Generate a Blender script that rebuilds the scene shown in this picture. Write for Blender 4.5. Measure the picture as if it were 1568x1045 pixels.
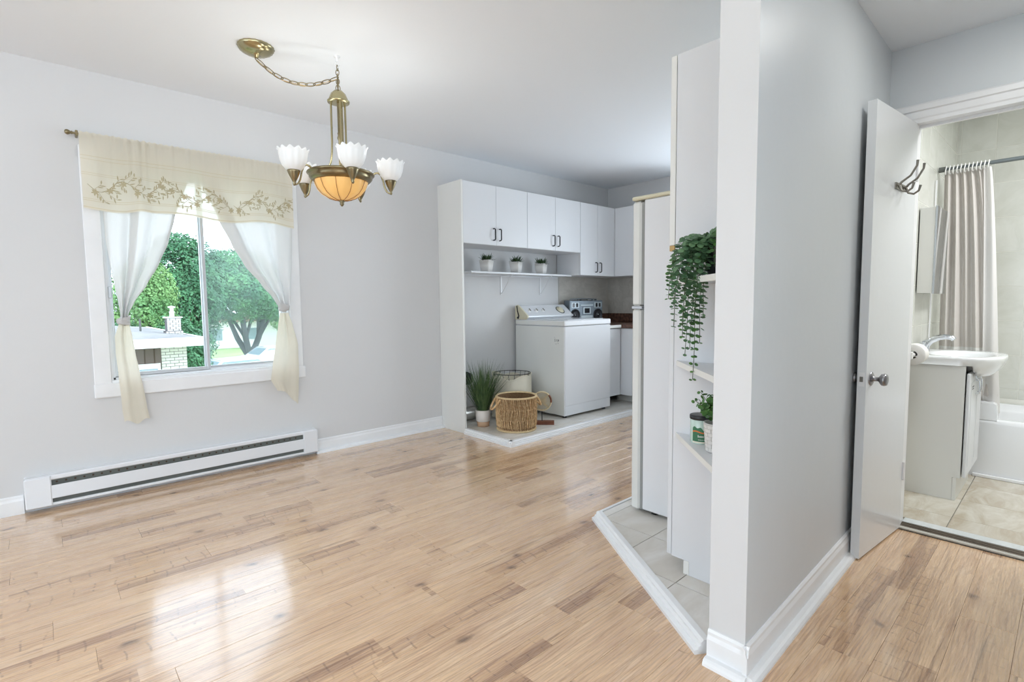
import bpy, math, random
from math import sin, cos, pi, radians, sqrt, floor
from mathutils import Vector, Matrix
random.seed(7)
for o in list(bpy.data.objects): bpy.data.objects.remove(o, do_unlink=True)
SC = bpy.context.scene
COL = SC.collection
EYE = 1.15
# ------------------------------------------------------------------ camera
def set_camera():
    yaw, pitch, roll = radians(42.415), radians(-4.307), radians(-0.616)
    f = Vector((sin(yaw)*cos(pitch), cos(yaw)*cos(pitch), sin(pitch)))
    r = Vector((cos(yaw), -sin(yaw), 0)); u = r.cross(f)
    r2 = r*cos(roll)+u*sin(roll); u2 = -r*sin(roll)+u*cos(roll)
    cd = bpy.data.cameras.new('camera'); cam = bpy.data.objects.new('camera', cd); COL.objects.link(cam)
    cd.sensor_width = 36; cd.sensor_fit = 'HORIZONTAL'; cd.lens = 790/1568*36; cd.clip_start = .05; cd.clip_end = 300
    m = Matrix((r2, u2, -f)).transposed().to_4x4(); m.translation = Vector((0, 0, EYE)); cam.matrix_world = m
    SC.camera = cam
set_camera()
# ------------------------------------------------------------------ light
SC.view_settings.view_transform = 'Standard'; SC.view_settings.look = 'None'
SC.view_settings.exposure = 0.0; SC.view_settings.gamma = 1; SC.view_settings.use_curve_mapping = False
W = bpy.data.worlds.new('overcast'); SC.world = W; W.use_nodes = True
W.node_tree.nodes['Background'].inputs[0].default_value = (.74, .87, 1.0, 1); W.node_tree.nodes['Background'].inputs[1].default_value = 4.2
def area(name, loc, rot, sx, sy, power, col=(1, 1, 1)):
    l = bpy.data.lights.new(name, 'AREA'); l.shape = 'RECTANGLE'; l.size = sx; l.size_y = sy; l.energy = power; l.color = col
    o = bpy.data.objects.new(name, l); COL.objects.link(o); o.location = loc; o.rotation_euler = rot; return o
# daylight entering by the big openings behind the camera and by the kitchen window behind the fridge
area('patio_daylight', (-5.45, 1.3, 1.35), (0, -pi/2, 0), 2.1, 3.6, 7, (.90, .95, 1))
area('rear_daylight', (-1.7, -2.9, 1.4), (pi/2, 0, 0), 4.2, 1.9, 20, (.94, .97, 1))
area('bounce_fill', (-1.3, .9, 1.75), (pi, 0, 0), 1.6, 1.6, 41, (1, .985, .965))  # added upward fill bouncing off the ceiling; unseen, no fixture
area('kitchen_daylight', (5.17, 1.9, 1.5), (0, pi/2, 0), 1.2, 1.5, 20, (.86, .93, 1))
area('hall_fill', (2.4, .1, 2.32), (0, 0, 0), .3, .3, 4, (1, .99, .95))  # added fill below the hall ceiling; no fixture there
area('bath_ceiling_lamp', (3.75, -.45, 2.45), (0, 0, 0), .5, .5, 29, (.97, .98, 1))

# ------------------------------------------------------------------ materials
def srgb(c):
    return tuple((x/12.92 if x <= .04045 else ((x+.055)/1.055)**2.4) for x in c)
def rgb(r, g, b): return srgb((r/255, g/255, b/255))
MATS = {}
def mat(name, col, rough=.5, metal=0, bump=0, bscale=60, var=0, vscale=3, coat=0, trans=0, spec=.5, col2=None):
    """principled material with optional noise colour variation and bump"""
    if name in MATS: return MATS[name]
    m = bpy.data.materials.new(name); m.use_nodes = True; nt = m.node_tree; b = nt.nodes['Principled BSDF']
    b.inputs['Base Color'].default_value = (*col, 1); b.inputs['Roughness'].default_value = rough; b.inputs['Metallic'].default_value = metal
    b.inputs['Specular IOR Level'].default_value = spec
    if coat: b.inputs['Coat Weight'].default_value = coat; b.inputs['Coat Roughness'].default_value = .12
    tc = nt.nodes.new('ShaderNodeTexCoord')
    if var or col2:
        n = nt.nodes.new('ShaderNodeTexNoise'); n.inputs['Scale'].default_value = vscale; n.inputs['Detail'].default_value = 4
        nt.links.new(tc.outputs['Object'], n.inputs['Vector'])
        mx = nt.nodes.new('ShaderNodeMix'); mx.data_type = 'RGBA'
        c2 = col2 if col2 else tuple(c*(1-var) for c in col)
        mx.inputs[6].default_value = (*col, 1); mx.inputs[7].default_value = (*c2, 1)
        r = nt.nodes.new('ShaderNodeMapRange'); r.inputs[1].default_value = .35; r.inputs[2].default_value = .65
        nt.links.new(n.outputs['Fac'], r.inputs[0]); nt.links.new(r.outputs[0], mx.inputs[0]); nt.links.new(mx.outputs[2], b.inputs['Base Color'])
    if bump:
        n2 = nt.nodes.new('ShaderNodeTexNoise'); n2.inputs['Scale'].default_value = bscale; n2.inputs['Detail'].default_value = 3
        nt.links.new(tc.outputs['Object'], n2.inputs['Vector'])
        bp = nt.nodes.new('ShaderNodeBump'); bp.inputs['Strength'].default_value = bump; bp.inputs['Distance'].default_value = .002
        nt.links.new(n2.outputs['Fac'], bp.inputs['Height']); nt.links.new(bp.outputs[0], b.inputs['Normal'])
    MATS[name] = m; return m
class G:   # tiny node helper
    def __init__(s, m): s.nt = m.node_tree; s.N = s.nt.nodes; s.L = s.nt.links
    def n(s, t, **k):
        x = s.N.new(t)
        for a, v in k.items(): setattr(x, a, v)
        return x
    def link(s, a, b): s.L.new(a, b)
    def math(s, op, a, b=None, c=None):
        x = s.n('ShaderNodeMath', operation=op)
        for i, v in enumerate((a, b, c)):
            if v is None: continue
            if isinstance(v, (int, float)): x.inputs[i].default_value = v
            else: s.link(v, x.inputs[i])
        return x.outputs[0]
    def comb(s, a, b, c):
        x = s.n('ShaderNodeCombineXYZ')
        for i, v in enumerate((a, b, c)):
            if isinstance(v, (int, float)): x.inputs[i].default_value = v
            else: s.link(v, x.inputs[i])
        return x.outputs[0]
    def mix(s, f, a, b, bt='MIX'):
        x = s.n('ShaderNodeMix', data_type='RGBA', blend_type=bt)
        for i, v in ((0, f), (6, a), (7, b)):
            if isinstance(v, (int, float)): x.inputs[i].default_value = v
            elif isinstance(v, tuple): x.inputs[i].default_value = (*v, 1)
            else: s.link(v, x.inputs[i])
        return x.outputs[2]
    def noise(s, vec, scale, detail=3, rough=.5, dist=0):
        x = s.n('ShaderNodeTexNoise'); x.inputs['Scale'].default_value = scale; x.inputs['Detail'].default_value = detail
        x.inputs['Roughness'].default_value = rough; x.inputs['Distortion'].default_value = dist
        s.link(vec, x.inputs['Vector']); return x.outputs['Fac']
    def rng(s, v, a, b, c=0., d=1.):
        x = s.n('ShaderNodeMapRange'); s.link(v, x.inputs[0])
        for i, q in enumerate((a, b, c, d)): x.inputs[i+1].default_value = q
        return x.outputs[0]
    def white(s, v):
        x = s.n('ShaderNodeTexWhiteNoise', noise_dimensions='1D'); s.link(v, x.inputs['W']); return x.outputs['Value']
def newmat(name):
    m = bpy.data.materials.new(name); m.use_nodes = True; MATS[name] = m; return m, G(m), m.node_tree.nodes['Principled BSDF']

def wood_floor():
    m, g, b = newmat('laminate_oak')
    tc = g.n('ShaderNodeTexCoord'); sp = g.n('ShaderNodeSeparateXYZ'); g.link(tc.outputs['Object'], sp.inputs[0])
    oi = g.n('ShaderNodeObjectInfo'); X, Y = sp.outputs[0], sp.outputs[1]
    rnd = oi.outputs['Random']
    strip = g.math('FLOOR', g.math('DIVIDE', Y, .0751))
    seed = g.math('ADD', g.math('MULTIPLY', rnd, 173.0), g.math('MULTIPLY', strip, 7.3))
    xs = g.math('ADD', X, g.math('MULTIPLY', g.white(seed), 1.3))
    seg = g.math('ADD', g.math('FLOOR', g.math('DIVIDE', xs, .82)), g.math('MULTIPLY', seed, 3.1))
    tone = g.white(seg)
    pseed = g.math('MULTIPLY', rnd, 173.0)
    v_long = g.comb(g.math('MULTIPLY', X, 1.1), g.math('MULTIPLY', Y, 13), seg)
    v_plk = g.comb(g.math('MULTIPLY', X, 1.6), g.math('MULTIPLY', Y, 7), pseed)
    v_fine = g.comb(g.math('MULTIPLY', X, 9), g.math('MULTIPLY', Y, 190), seg)
    blotch = g.noise(v_long, 2.2, 5, .6, .6)
    fine = g.noise(v_fine, 1.0, 4, .65, .3)
    warp = g.noise(v_plk, 2.0, 3, .5, 1.2)
    # cathedral growth rings
    ring = g.n('ShaderNodeTexWave', wave_type='BANDS', bands_direction='Y'); ring.inputs['Scale'].default_value = 5.0
    ring.inputs['Distortion'].default_value = 9.0; ring.inputs['Detail'].default_value = 2; ring.inputs['Detail Scale'].default_value = 1.2
    g.link(g.comb(g.math('MULTIPLY', X, .55), g.math('MULTIPLY', Y, 5.0), seed), ring.inputs['Vector'])
    c = g.mix(g.rng(tone, 0, 1), rgb(247, 212, 172), rgb(232, 194, 152))
    c = g.mix(g.rng(blotch, .38, .72, 0, .7), c, rgb(214, 174, 140))
    c = g.mix(g.rng(warp, .52, .75, 0, .5), c, rgb(250, 224, 192))
    dark = g.math('MULTIPLY', g.rng(tone, .78, .84), g.rng(g.noise(v_long, 1.6, 4, .6, .8), .44, .56))
    c = g.mix(g.math('MULTIPLY', dark, .6), c, rgb(158, 120, 96))
    streak = g.rng(g.noise(g.comb(g.math('MULTIPLY', X, 1.3), g.math('MULTIPLY', Y, 46), pseed), 1.0, 4, .7, .4), .60, .72)
    c = g.mix(g.math('MULTIPLY', streak, .75), c, rgb(108, 76, 60))
    c = g.mix(g.math('MULTIPLY', g.rng(ring.outputs['Fac'], .55, 1), g.math('ADD', g.math('MULTIPLY', .34, g.rng(blotch, .3, .6)), g.math('MULTIPLY', dark, .4))), c, rgb(140, 102, 74))
    c = g.mix(g.rng(fine, .40, .70, 0, .6), c, rgb(158, 120, 92))
    # knots
    kv = g.comb(g.math('ADD', X, g.math('MULTIPLY', g.noise(g.comb(X, Y, pseed), 18, 3), .06)),
                g.math('ADD', g.math('MULTIPLY', Y, 1.5), g.math('MULTIPLY', g.noise(g.comb(Y, X, pseed), 22, 3), .05)), g.math('MULTIPLY', pseed, 5))
    vo = g.n('ShaderNodeTexVoronoi', voronoi_dimensions='2D'); vo.inputs['Scale'].default_value = 1.5
    mp = g.n('ShaderNodeVectorMath', operation='ADD'); g.link(kv, mp.inputs[0]); g.link(g.comb(pseed, g.math('MULTIPLY', pseed, 1.7), 0), mp.inputs[1]); g.link(mp.outputs[0], vo.inputs['Vector'])
    kn = g.math('SUBTRACT', 1, g.rng(vo.outputs['Distance'], .008, .05))
    halo = g.math('SUBTRACT', 1, g.rng(vo.outputs['Distance'], .03, .17))
    c = g.mix(g.math('MULTIPLY', halo, .28), c, rgb(160, 112, 78)); c = g.mix(g.math('MULTIPLY', kn, .72), c, rgb(84, 58, 46))
    # saw marks on the darker strips
    saw = g.math('FRACT', g.math('ADD', g.math('MULTIPLY', xs, 15.0), g.math('MULTIPLY', g.noise(g.comb(g.math('MULTIPLY', xs, .5), Y, seed), 9, 1), .8)))
    sm = g.math('MULTIPLY', g.math('SUBTRACT', 1, g.rng(g.math('ABSOLUTE', g.math('SUBTRACT', saw, .5)), .02, .07)), g.rng(tone, .66, .72))
    c = g.mix(g.math('MULTIPLY', g.math('MULTIPLY', sm, g.rng(g.noise(g.comb(xs, g.math('MULTIPLY', Y, 9), seed), 5, 2), .44, .56)), .42), c, rgb(96, 70, 60))
    # printed seam between the two strips
    seam = g.math('SUBTRACT', 1, g.rng(g.math('ABSOLUTE', g.math('SUBTRACT', Y, .0751)), .0004, .0016))
    c = g.mix(g.math('MULTIPLY', seam, .35), c, rgb(110, 80, 62))
    g.link(c, b.inputs['Base Color'])
    g.link(g.rng(fine, .3, .8, .22, .34), b.inputs['Roughness']); b.inputs['Specular IOR Level'].default_value = .5
    b.inputs['Coat Weight'].default_value = 1.0; b.inputs['Coat Roughness'].default_value = .12; b.inputs['Coat IOR'].default_value = 1.6
    bp = g.n('ShaderNodeBump'); bp.inputs['Strength'].default_value = .25; bp.inputs['Distance'].default_value = .001; g.link(fine, bp.inputs['Height']); g.link(bp.outputs[0], b.inputs['Normal'])
    return m
def stone_tile(name, a, b2, c3, scale=5, rough=.3):
    m, g, b = newmat(name)
    tc = g.n('ShaderNodeTexCoord'); oi = g.n('ShaderNodeObjectInfo')
    va = g.n('ShaderNodeVectorMath', operation='ADD'); g.link(tc.outputs['Object'], va.inputs[0])
    r = g.math('MULTIPLY', oi.outputs['Random'], 60); g.link(g.comb(r, g.math('MULTIPLY', r, .37), r), va.inputs[1]); v = va.outputs[0]
    mp = g.n('ShaderNodeMapping'); mp.inputs['Scale'].default_value = (.6, 1.5, 1.5); g.link(v, mp.inputs[0])
    n1 = g.noise(mp.outputs[0], scale, 6, .6, .8); n2 = g.noise(v, scale*5, 4, .6, .3)
    c = g.mix(g.rng(n1, .36, .6), a, b2); c = g.mix(g.rng(n1, .6, .8, 0, .7), c, c3); c = g.mix(g.rng(n2, .4, .8, 0, .3), c, b2)
    g.link(c, b.inputs['Base Color']); b.inputs['Roughness'].default_value = rough; return m
def fabric(name, col, trans=.45, weave=900, band=None, rough=.9, var=.0, open_=0):
    """thin cloth: diffuse + translucent, woven bump"""
    m = bpy.data.materials.new(name); m.use_nodes = True; MATS[name] = m; g = G(m)
    g.N.remove(g.N['Principled BSDF']); out = g.N['Material Output']
    tc = g.n('ShaderNodeTexCoord'); sp = g.n('ShaderNodeSeparateXYZ'); g.link(tc.outputs['Object'], sp.inputs[0])
    c = g.mix(0, col, col); c = g.mix(g.rng(g.noise(tc.outputs['Object'], 6, 4), .35, .7, 0, var), c, tuple(x*.82 for x in col))
    if band:
        z0, z1, bc = band
        f = g.math('MULTIPLY', g.math('GREATER_THAN', sp.outputs[2], z0), g.math('LESS_THAN', sp.outputs[2], z1))
        c = g.mix(f, c, bc)
    wv = g.noise(g.comb(g.math('MULTIPLY', sp.outputs[0], 1), g.math('MULTIPLY', sp.outputs[1], 1), g.math('MULTIPLY', sp.outputs[2], .3)), weave, 1)
    bp = g.n('ShaderNodeBump'); bp.inputs['Strength'].default_value = .2; bp.inputs['Distance'].default_value = .001; g.link(wv, bp.inputs['Height'])
    d = g.n('ShaderNodeBsdfDiffuse'); t = g.n('ShaderNodeBsdfTranslucent'); mx = g.n('ShaderNodeMixShader')
    g.link(c, d.inputs[0]); g.link(c, t.inputs[0]); g.link(bp.outputs[0], d.inputs[1]); mx.inputs[0].default_value = trans
    g.link(d.outputs[0], mx.inputs[1]); g.link(t.outputs[0], mx.inputs[2]); sh = mx.outputs[0]
    if open_:    # open weave: some light passes straight between the threads
        tp_ = g.n('ShaderNodeBsdfTransparent'); m2 = g.n('ShaderNodeMixShader'); m2.inputs[0].default_value = open_
        g.link(sh, m2.inputs[1]); g.link(tp_.outputs[0], m2.inputs[2]); sh = m2.outputs[0]
    g.link(sh, out.inputs[0])
    return m
def emit_mix(name, col, e, ecol, rough=.35, trans=.0):
    m, g, b = newmat(name); b.inputs['Base Color'].default_value = (*col, 1); b.inputs['Roughness'].default_value = rough
    b.inputs['Emission Color'].default_value = (*ecol, 1); b.inputs['Emission Strength'].default_value = e; return m
def pane_glass(name, haze=0.0):
    m = bpy.data.materials.new(name); m.use_nodes = True; MATS[name] = m; g = G(m)
    g.N.remove(g.N['Principled BSDF']); out = g.N['Material Output']
    tr = g.n('ShaderNodeBsdfTransparent'); gl = g.n('ShaderNodeBsdfGlossy'); gl.inputs['Roughness'].default_value = .02
    fr = g.n('ShaderNodeFresnel'); fr.inputs[0].default_value = 1.45
    mx = g.n('ShaderNodeMixShader'); g.link(g.math('MULTIPLY', fr.outputs[0], .7), mx.inputs[0]); g.link(tr.outputs[0], mx.inputs[1]); g.link(gl.outputs[0], mx.inputs[2])
    s = mx.outputs[0]
    if haze:
        tl = g.n('ShaderNodeBsdfTranslucent'); tl.inputs[0].default_value = (.8, .9, .95, 1); m2 = g.n('ShaderNodeMixShader')
        tc = g.n('ShaderNodeTexCoord'); n = g.noise(tc.outputs['Object'], 3.5, 3)
        g.link(g.rng(n, .3, .7, haze*.6, haze*1.5), m2.inputs[0]); g.link(s, m2.inputs[1]); g.link(tl.outputs[0], m2.inputs[2]); s = m2.outputs[0]
    g.link(s, out.inputs[0]); return m

M_wall = mat('wall_paint', rgb(217, 217, 217), .55, bump=.25, bscale=35, var=.02, vscale=1.2)
M_ceil = mat('ceiling_paint', rgb(240, 244, 248), .7, bump=.15, bscale=50)
M_hall = mat('hall_paint', rgb(213, 218, 221), .38, bump=.35, bscale=28, var=.02)
M_trim = mat('trim_paint', rgb(240, 241, 242), .35, bump=.12, bscale=25, var=.03, vscale=9)
M_cab = mat('melamine_white', rgb(225, 227, 230), .35, bump=.04, bscale=200)
M_cabcream = mat('melamine_cream', rgb(228, 228, 224), .4, var=.02)
M_edge = mat('cabinet_edge_band', rgb(235, 235, 231), .45)
M_appl = mat('appliance_enamel', rgb(230, 232, 235), .22, coat=.3, bump=.03, bscale=300)
M_appl2 = mat('appliance_side_enamel', rgb(228, 229, 225), .3, coat=.2, var=.03, vscale=2)
M_cream = mat('yellowed_plastic', rgb(222, 216, 190), .4, var=.05)
M_black = mat('black_metal', rgb(38, 38, 42), .4, metal=.5)
M_dark = mat('dark_recess', rgb(98, 102, 98), .7, var=.2, vscale=8)
M_gap = mat('joint_dark', rgb(70, 55, 45), .9)
M_grout = mat('grout', rgb(190, 187, 178), .9)
M_grout2 = mat('wall_grout', rgb(236, 236, 228), .9)
M_brass = mat('antique_brass', rgb(150, 138, 108), .3, metal=1, var=.3, vscale=14)
M_brass2 = mat('polished_brass', rgb(180, 170, 134), .24, metal=1, var=.15, vscale=10)
M_chrome = mat('chrome', rgb(205, 208, 212), .12, metal=1)
M_nickel = mat('brushed_nickel', rgb(140, 136, 128), .35, metal=1, var=.15, vscale=20)
M_pewter = mat('pewter', rgb(150, 150, 152), .28, metal=1)
M_alu = mat('aluminium_frame', rgb(206, 209, 212), .35, metal=.4)
M_vinyl = mat('window_vinyl', rgb(236, 238, 240), .35)
M_wood = wood_floor()
M_ktile = stone_tile('grey_floor_tile', rgb(234, 231, 226), rgb(216, 210, 200), rgb(243, 241, 237), 4, .3)
M_btile = stone_tile('beige_floor_tile', rgb(214, 210, 198), rgb(188, 176, 156), rgb(232, 231, 225), 5, .22)
M_wtile = stone_tile('cream_wall_tile', rgb(222, 223, 216), rgb(211, 212, 203), rgb(230, 231, 226), 3.5, .25)
M_stile = stone_tile('grey_splash_tile', rgb(196, 192, 184), rgb(180, 176, 168), rgb(206, 203, 197), 9, .4)
M_granite = mat('brown_laminate_top', rgb(118, 84, 68), .3, col2=rgb(66, 46, 40), vscale=38)
M_cloth = fabric('cream_curtain_cloth', rgb(232, 231, 230), .34, open_=.05)
M_tail = fabric('cream_curtain_tail_cloth', rgb(238, 232, 216), .38, var=.3)
M_val = fabric('ivory_valance_linen', rgb(246, 240, 224), .52, var=.12, open_=.11)
M_emb = mat('taupe_embroidery', rgb(186, 174, 140), .8)
M_hemb = mat('valance_drawn_thread', rgb(222, 212, 186), .9)
M_glass = pane_glass('clear_glass', 0); M_glassh = pane_glass('hazy_glass', .055)  # right pane mixes in a patchy translucent haze
M_green = mat('grass_blade_green', rgb(92, 116, 70), .5, col2=rgb(52, 78, 46), vscale=18)
M_green2 = mat('succulent_green', rgb(84, 112, 70), .5, col2=rgb(44, 72, 44), vscale=30)
M_euc = mat('eucalyptus_leaf', rgb(104, 140, 100), .4, col2=rgb(64, 98, 68), vscale=40)
M_euc2 = mat('bright_leaf', rgb(92, 140, 66), .45, col2=rgb(52, 92, 46), vscale=50)
M_stem = mat('plant_stem', rgb(66, 84, 52), .6)
M_soil = mat('potting_soil', rgb(60, 48, 40), .95, bump=.5)
M_potw = mat('white_pot', rgb(236, 234, 230), .35)
M_terra = mat('bare_clay', rgb(196, 160, 128), .8, var=.08)
M_potglaze = mat('pale_glaze', rgb(224, 216, 208), .4, var=.04)
M_potblack = mat('black_pot', rgb(28, 29, 32), .35)
M_jute = mat('jute_cord', rgb(232, 200, 154), .9, col2=rgb(190, 150, 104), vscale=60)
M_jutel = mat('pale_jute', rgb(222, 196, 152), .9, var=.15, vscale=40)
M_linen = mat('natural_linen', rgb(232, 226, 208), .9, bump=.4, bscale=90, var=.06, vscale=5)
M_rope = mat('cream_rope', rgb(216, 200, 166), .9, var=.1, vscale=60)
M_brownwood = mat('brown_wood', rgb(134, 80, 52), .55, col2=rgb(108, 60, 38), vscale=14)
M_porc = mat('porcelain', rgb(240, 242, 243), .12, coat=.5)
M_tub = mat('tub_enamel', rgb(238, 240, 242), .2, coat=.3)
M_paper = mat('tissue_paper', rgb(240, 238, 234), .95, bump=.3, bscale=120)
M_card = mat('cardboard', rgb(176, 160, 138), .9)
M_foil = mat('aluminium_foil_duct', rgb(206, 204, 198), .3, metal=.8, bump=.8, bscale=90)
M_mirror = mat('mirror', rgb(225, 235, 240), .03, metal=1)
M_showerc = fabric('taupe_shower_cloth', rgb(222, 217, 212), .2, band=(.60, .83, rgb(240, 240, 238)))
M_showerw = fabric('white_shower_cloth', rgb(238, 236, 234), .25)
M_ring = mat('white_plastic', rgb(240, 240, 238), .4)
M_rodgrey = mat('grey_steel_rod', rgb(112, 120, 122), .4, metal=.4)
M_radio = mat('radio_silver', rgb(120, 130, 138), .35, metal=.5, var=.1, vscale=30)
M_radiol = mat('radio_light_panel', rgb(180, 190, 194), .35, metal=.4)
M_screen = mat('radio_dark_window', rgb(18, 20, 28), .15)
M_shade = emit_mix('frosted_lit_glass', (.80, .82, .82), .14, (1, .985, .95))
M_shadeedge = emit_mix('frosted_glass_rim', (.85, .87, .84), .25, (1, .98, .93))
M_bulb = emit_mix('lit_bulb', (1, 1, 1), 3.5, (1, .97, .9))
M_bowl = emit_mix('amber_lit_glass', rgb(232, 186, 116), .30, rgb(255, 200, 120))
M_thresh = mat('worn_threshold_metal', rgb(110, 100, 88), .4, metal=.5, var=.2, vscale=20)
M_marble = stone_tile('white_marble_sill', rgb(226, 230, 230), rgb(206, 212, 212), rgb(236, 238, 238), 4, .3)
M_ink = mat('dark_print', rgb(60, 60, 60), .7)
M_rust = mat('chipped_wood', rgb(196, 164, 110), .8)

# ------------------------------------------------------------------ mesh builder
class MB:
    def __init__(s): s.v = []; s.f = []; s.sm = []; s.mi = []; s.cm = 0
    def add(s, vs, fs, smooth=False):
        o = len(s.v); s.v += [tuple(p) for p in vs]
        for f in fs: s.f.append(tuple(i+o for i in f)); s.sm.append(smooth); s.mi.append(s.cm)
        return s
    def box(s, x0, x1, y0, y1, z0, z1, bev=0):
        if bev <= 0:
            v = [(x, y, z) for z in (z0, z1) for y in (y0, y1) for x in (x0, x1)]
            return s.add(v, [(0, 2, 3, 1), (4, 5, 7, 6), (0, 1, 5, 4), (2, 6, 7, 3), (0, 4, 6, 2), (1, 3, 7, 5)])
        # chamfered box
        b = min(bev, (x1-x0)/2.01, (y1-y0)/2.01, (z1-z0)/2.01); v = []; idx = {}
        for ix, x in enumerate((x0, x1)):
            for iy, y in enumerate((y0, y1)):
                for iz, z in enumerate((z0, z1)):
                    dx, dy, dz = (b if ix == 0 else -b), (b if iy == 0 else -b), (b if iz == 0 else -b)
                    for a, p in enumerate(((x, y+dy, z+dz), (x+dx, y, z+dz), (x+dx, y+dy, z))):
                        idx[(ix, iy, iz, a)] = len(v); v.append(p)
        f = []; I = lambda *k: idx[k]
        for i in (0, 1):
            q = [I(i, 0, 0, 0), I(i, 1, 0, 0), I(i, 1, 1, 0), I(i, 0, 1, 0)]; f.append(q if i else q[::-1])
            q = [I(0, i, 0, 1), I(0, i, 1, 1), I(1, i, 1, 1), I(1, i, 0, 1)]; f.append(q if i else q[::-1])
            q = [I(0, 0, i, 2), I(1, 0, i, 2), I(1, 1, i, 2), I(0, 1, i, 2)]; f.append(q if i else q[::-1])
        for a in (0, 1):
            for c in (0, 1):
                e1 = [I(a, c, 0, 0), I(a, c, 1, 0), I(a, c, 1, 1), I(a, c, 0, 1)]; f.append(e1 if a != c else e1[::-1])
                e2 = [I(a, 0, c, 0), I(a, 1, c, 0), I(a, 1, c, 2), I(a, 0, c, 2)]; f.append(e2[::-1] if a != c else e2)
                e3 = [I(0, a, c, 1), I(1, a, c, 1), I(1, a, c, 2), I(0, a, c, 2)]; f.append(e3 if a != c else e3[::-1])
        for k in [(i, j, l) for i in (0, 1) for j in (0, 1) for l in (0, 1)]:
            t = [I(*k, 0), I(*k, 1), I(*k, 2)]; f.append(t if sum(k) % 2 == 1 else t[::-1])
        return s.add(v, f)
    def prism(s, pts, z0, z1, smooth=False):
        n = len(pts); v = [(p[0], p[1], z0) for p in pts]+[(p[0], p[1], z1) for p in pts]
        s.add(v, [tuple(range(n))[::-1], tuple(range(n, 2*n))]); o = len(s.v)-2*n
        for i in range(n):
            j = (i+1) % n; s.f.append((o+i, o+j, o+n+j, o+n+i)); s.sm.append(smooth); s.mi.append(s.cm)
        return s
    def extrude(s, prof, a, b, up=Vector((0, 0, 1)), caps=True, smooth=False):
        """profile [(side, up)] swept from a to b; side = right of travel direction"""
        a, b = Vector(a), Vector(b); d = (b-a).normalized(); side = d.cross(up).normalized()
        n = len(prof); v = [a+side*p[0]+up*p[1] for p in prof]+[b+side*p[0]+up*p[1] for p in prof]
        f = [(i, (i+1) % n, n+(i+1) % n, n+i) for i in range(n)]
        s.add(v, f, smooth)
        if caps: s.add(v, [tuple(range(n))[::-1], tuple(range(n, 2*n))])
        return s
    def lathe(s, prof, c=(0, 0, 0), n=24, flute=0, namp=0, axis='Z', cap=True):
        c = Vector(c); v = []; f = []
        for k, (r, z) in enumerate(prof):
            for i in range(n):
                a = 2*pi*i/n; rr = r
                if namp: rr = r*(1+(namp[k] if isinstance(namp, (list, tuple)) else namp)*cos(flute*a))
                p = (rr*cos(a), rr*sin(a), z)
                if axis == 'X': p = (z, rr*cos(a), rr*sin(a))
                if axis == 'Y': p = (rr*sin(a), z, rr*cos(a))
                v.append(c+Vector(p))
        for k in range(len(prof)-1):
            for i in range(n):
                j = (i+1) % n; f.append((k*n+i, k*n+j, (k+1)*n+j, (k+1)*n+i))
        s.add(v, f, True)
        if cap:
            if prof[0][0] > 1e-5: s.add(v[:n], [tuple(range(n))[::-1]])
            if prof[-1][0] > 1e-5: s.add(v[-n:], [tuple(range(n))])
        return s
    def tube(s, pts, r, n=8, closed=False, caps=True):
        pts = [Vector(p) for p in pts]; m = len(pts); rs = r if isinstance(r, (list, tuple)) else [r]*m
        v = []; prev = None
        for i, p in enumerate(pts):
            if closed: t = pts[(i+1) % m]-pts[i-1]
            else: t = pts[min(i+1, m-1)]-pts[max(i-1, 0)]
            if t.length < 1e-9: t = Vector((0, 0, 1))
            t.normalize()
            if prev is None:
                a = Vector((0, 0, 1)) if abs(t.z) < .9 else Vector((1, 0, 0)); u = t.cross(a).normalized()
            else:
                u = prev-t*prev.dot(t)
                u = u.normalized() if u.length > 1e-6 else t.orthogonal().normalized()
            prev = u; w = t.cross(u)
            for k in range(n):
                a = 2*pi*k/n; v.append(p+(u*cos(a)+w*sin(a))*rs[i])
        f = []
        for i in range(m if closed else m-1):
            for k in range(n):
                k2 = (k+1) % n; i2 = (i+1) % m; f.append((i*n+k, i*n+k2, i2*n+k2, i2*n+k))
        s.add(v, f, True)
        if caps and not closed: s.add(v[:n], [tuple(range(n))[::-1]]); s.add(v[-n:], [tuple(range(n))])
        return s
    def grid(s, fn, nu, nv, smooth=True):
        v = [fn(i/nu, j/nv) for j in range(nv+1) for i in range(nu+1)]
        f = [(j*(nu+1)+i, j*(nu+1)+i+1, (j+1)*(nu+1)+i+1, (j+1)*(nu+1)+i) for j in range(nv) for i in range(nu)]
        return s.add(v, f, smooth)
    def ell(s, c, rx, ry, rz, n=12, m=8):
        c = Vector(c)
        def fn(u, w):
            a = 2*pi*u; b = pi*(w-.5); return c+Vector((rx*cos(a)*cos(b), ry*sin(a)*cos(b), rz*sin(b)))
        return s.grid(fn, n, m)
def build(name, mb, material, parent=None, solid=0):
    me = bpy.data.meshes.new(name); off = Vector((0, 0, 0))
    if parent is not None: off = parent.get('_base') or (0, 0, 0); off = Vector(off)
    me.from_pydata([tuple(Vector(p)-off) for p in mb.v], [], mb.f)
    me.polygons.foreach_set('use_smooth', mb.sm)
    if isinstance(material, (list, tuple)):
        for x in material: me.materials.append(x)
        me.polygons.foreach_set('material_index', mb.mi)
    else: me.materials.append(material)
    me.update()
    o = bpy.data.objects.new(name, me); COL.objects.link(o)
    if parent is not None: o.parent = parent; o['_base'] = list(off)
    if solid:
        md = o.modifiers.new('thickness', 'SOLIDIFY'); md.thickness = solid; md.offset = 0
    return o
def thing(name, label, cat, loc=(0, 0, 0), group=None):
    o = bpy.data.objects.new(name, None); COL.objects.link(o); o.location = loc; o['label'] = label; o['category'] = cat
    o.empty_display_size = .05; o['_base'] = list(loc)
    if group: o['group'] = group
    return o
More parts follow.
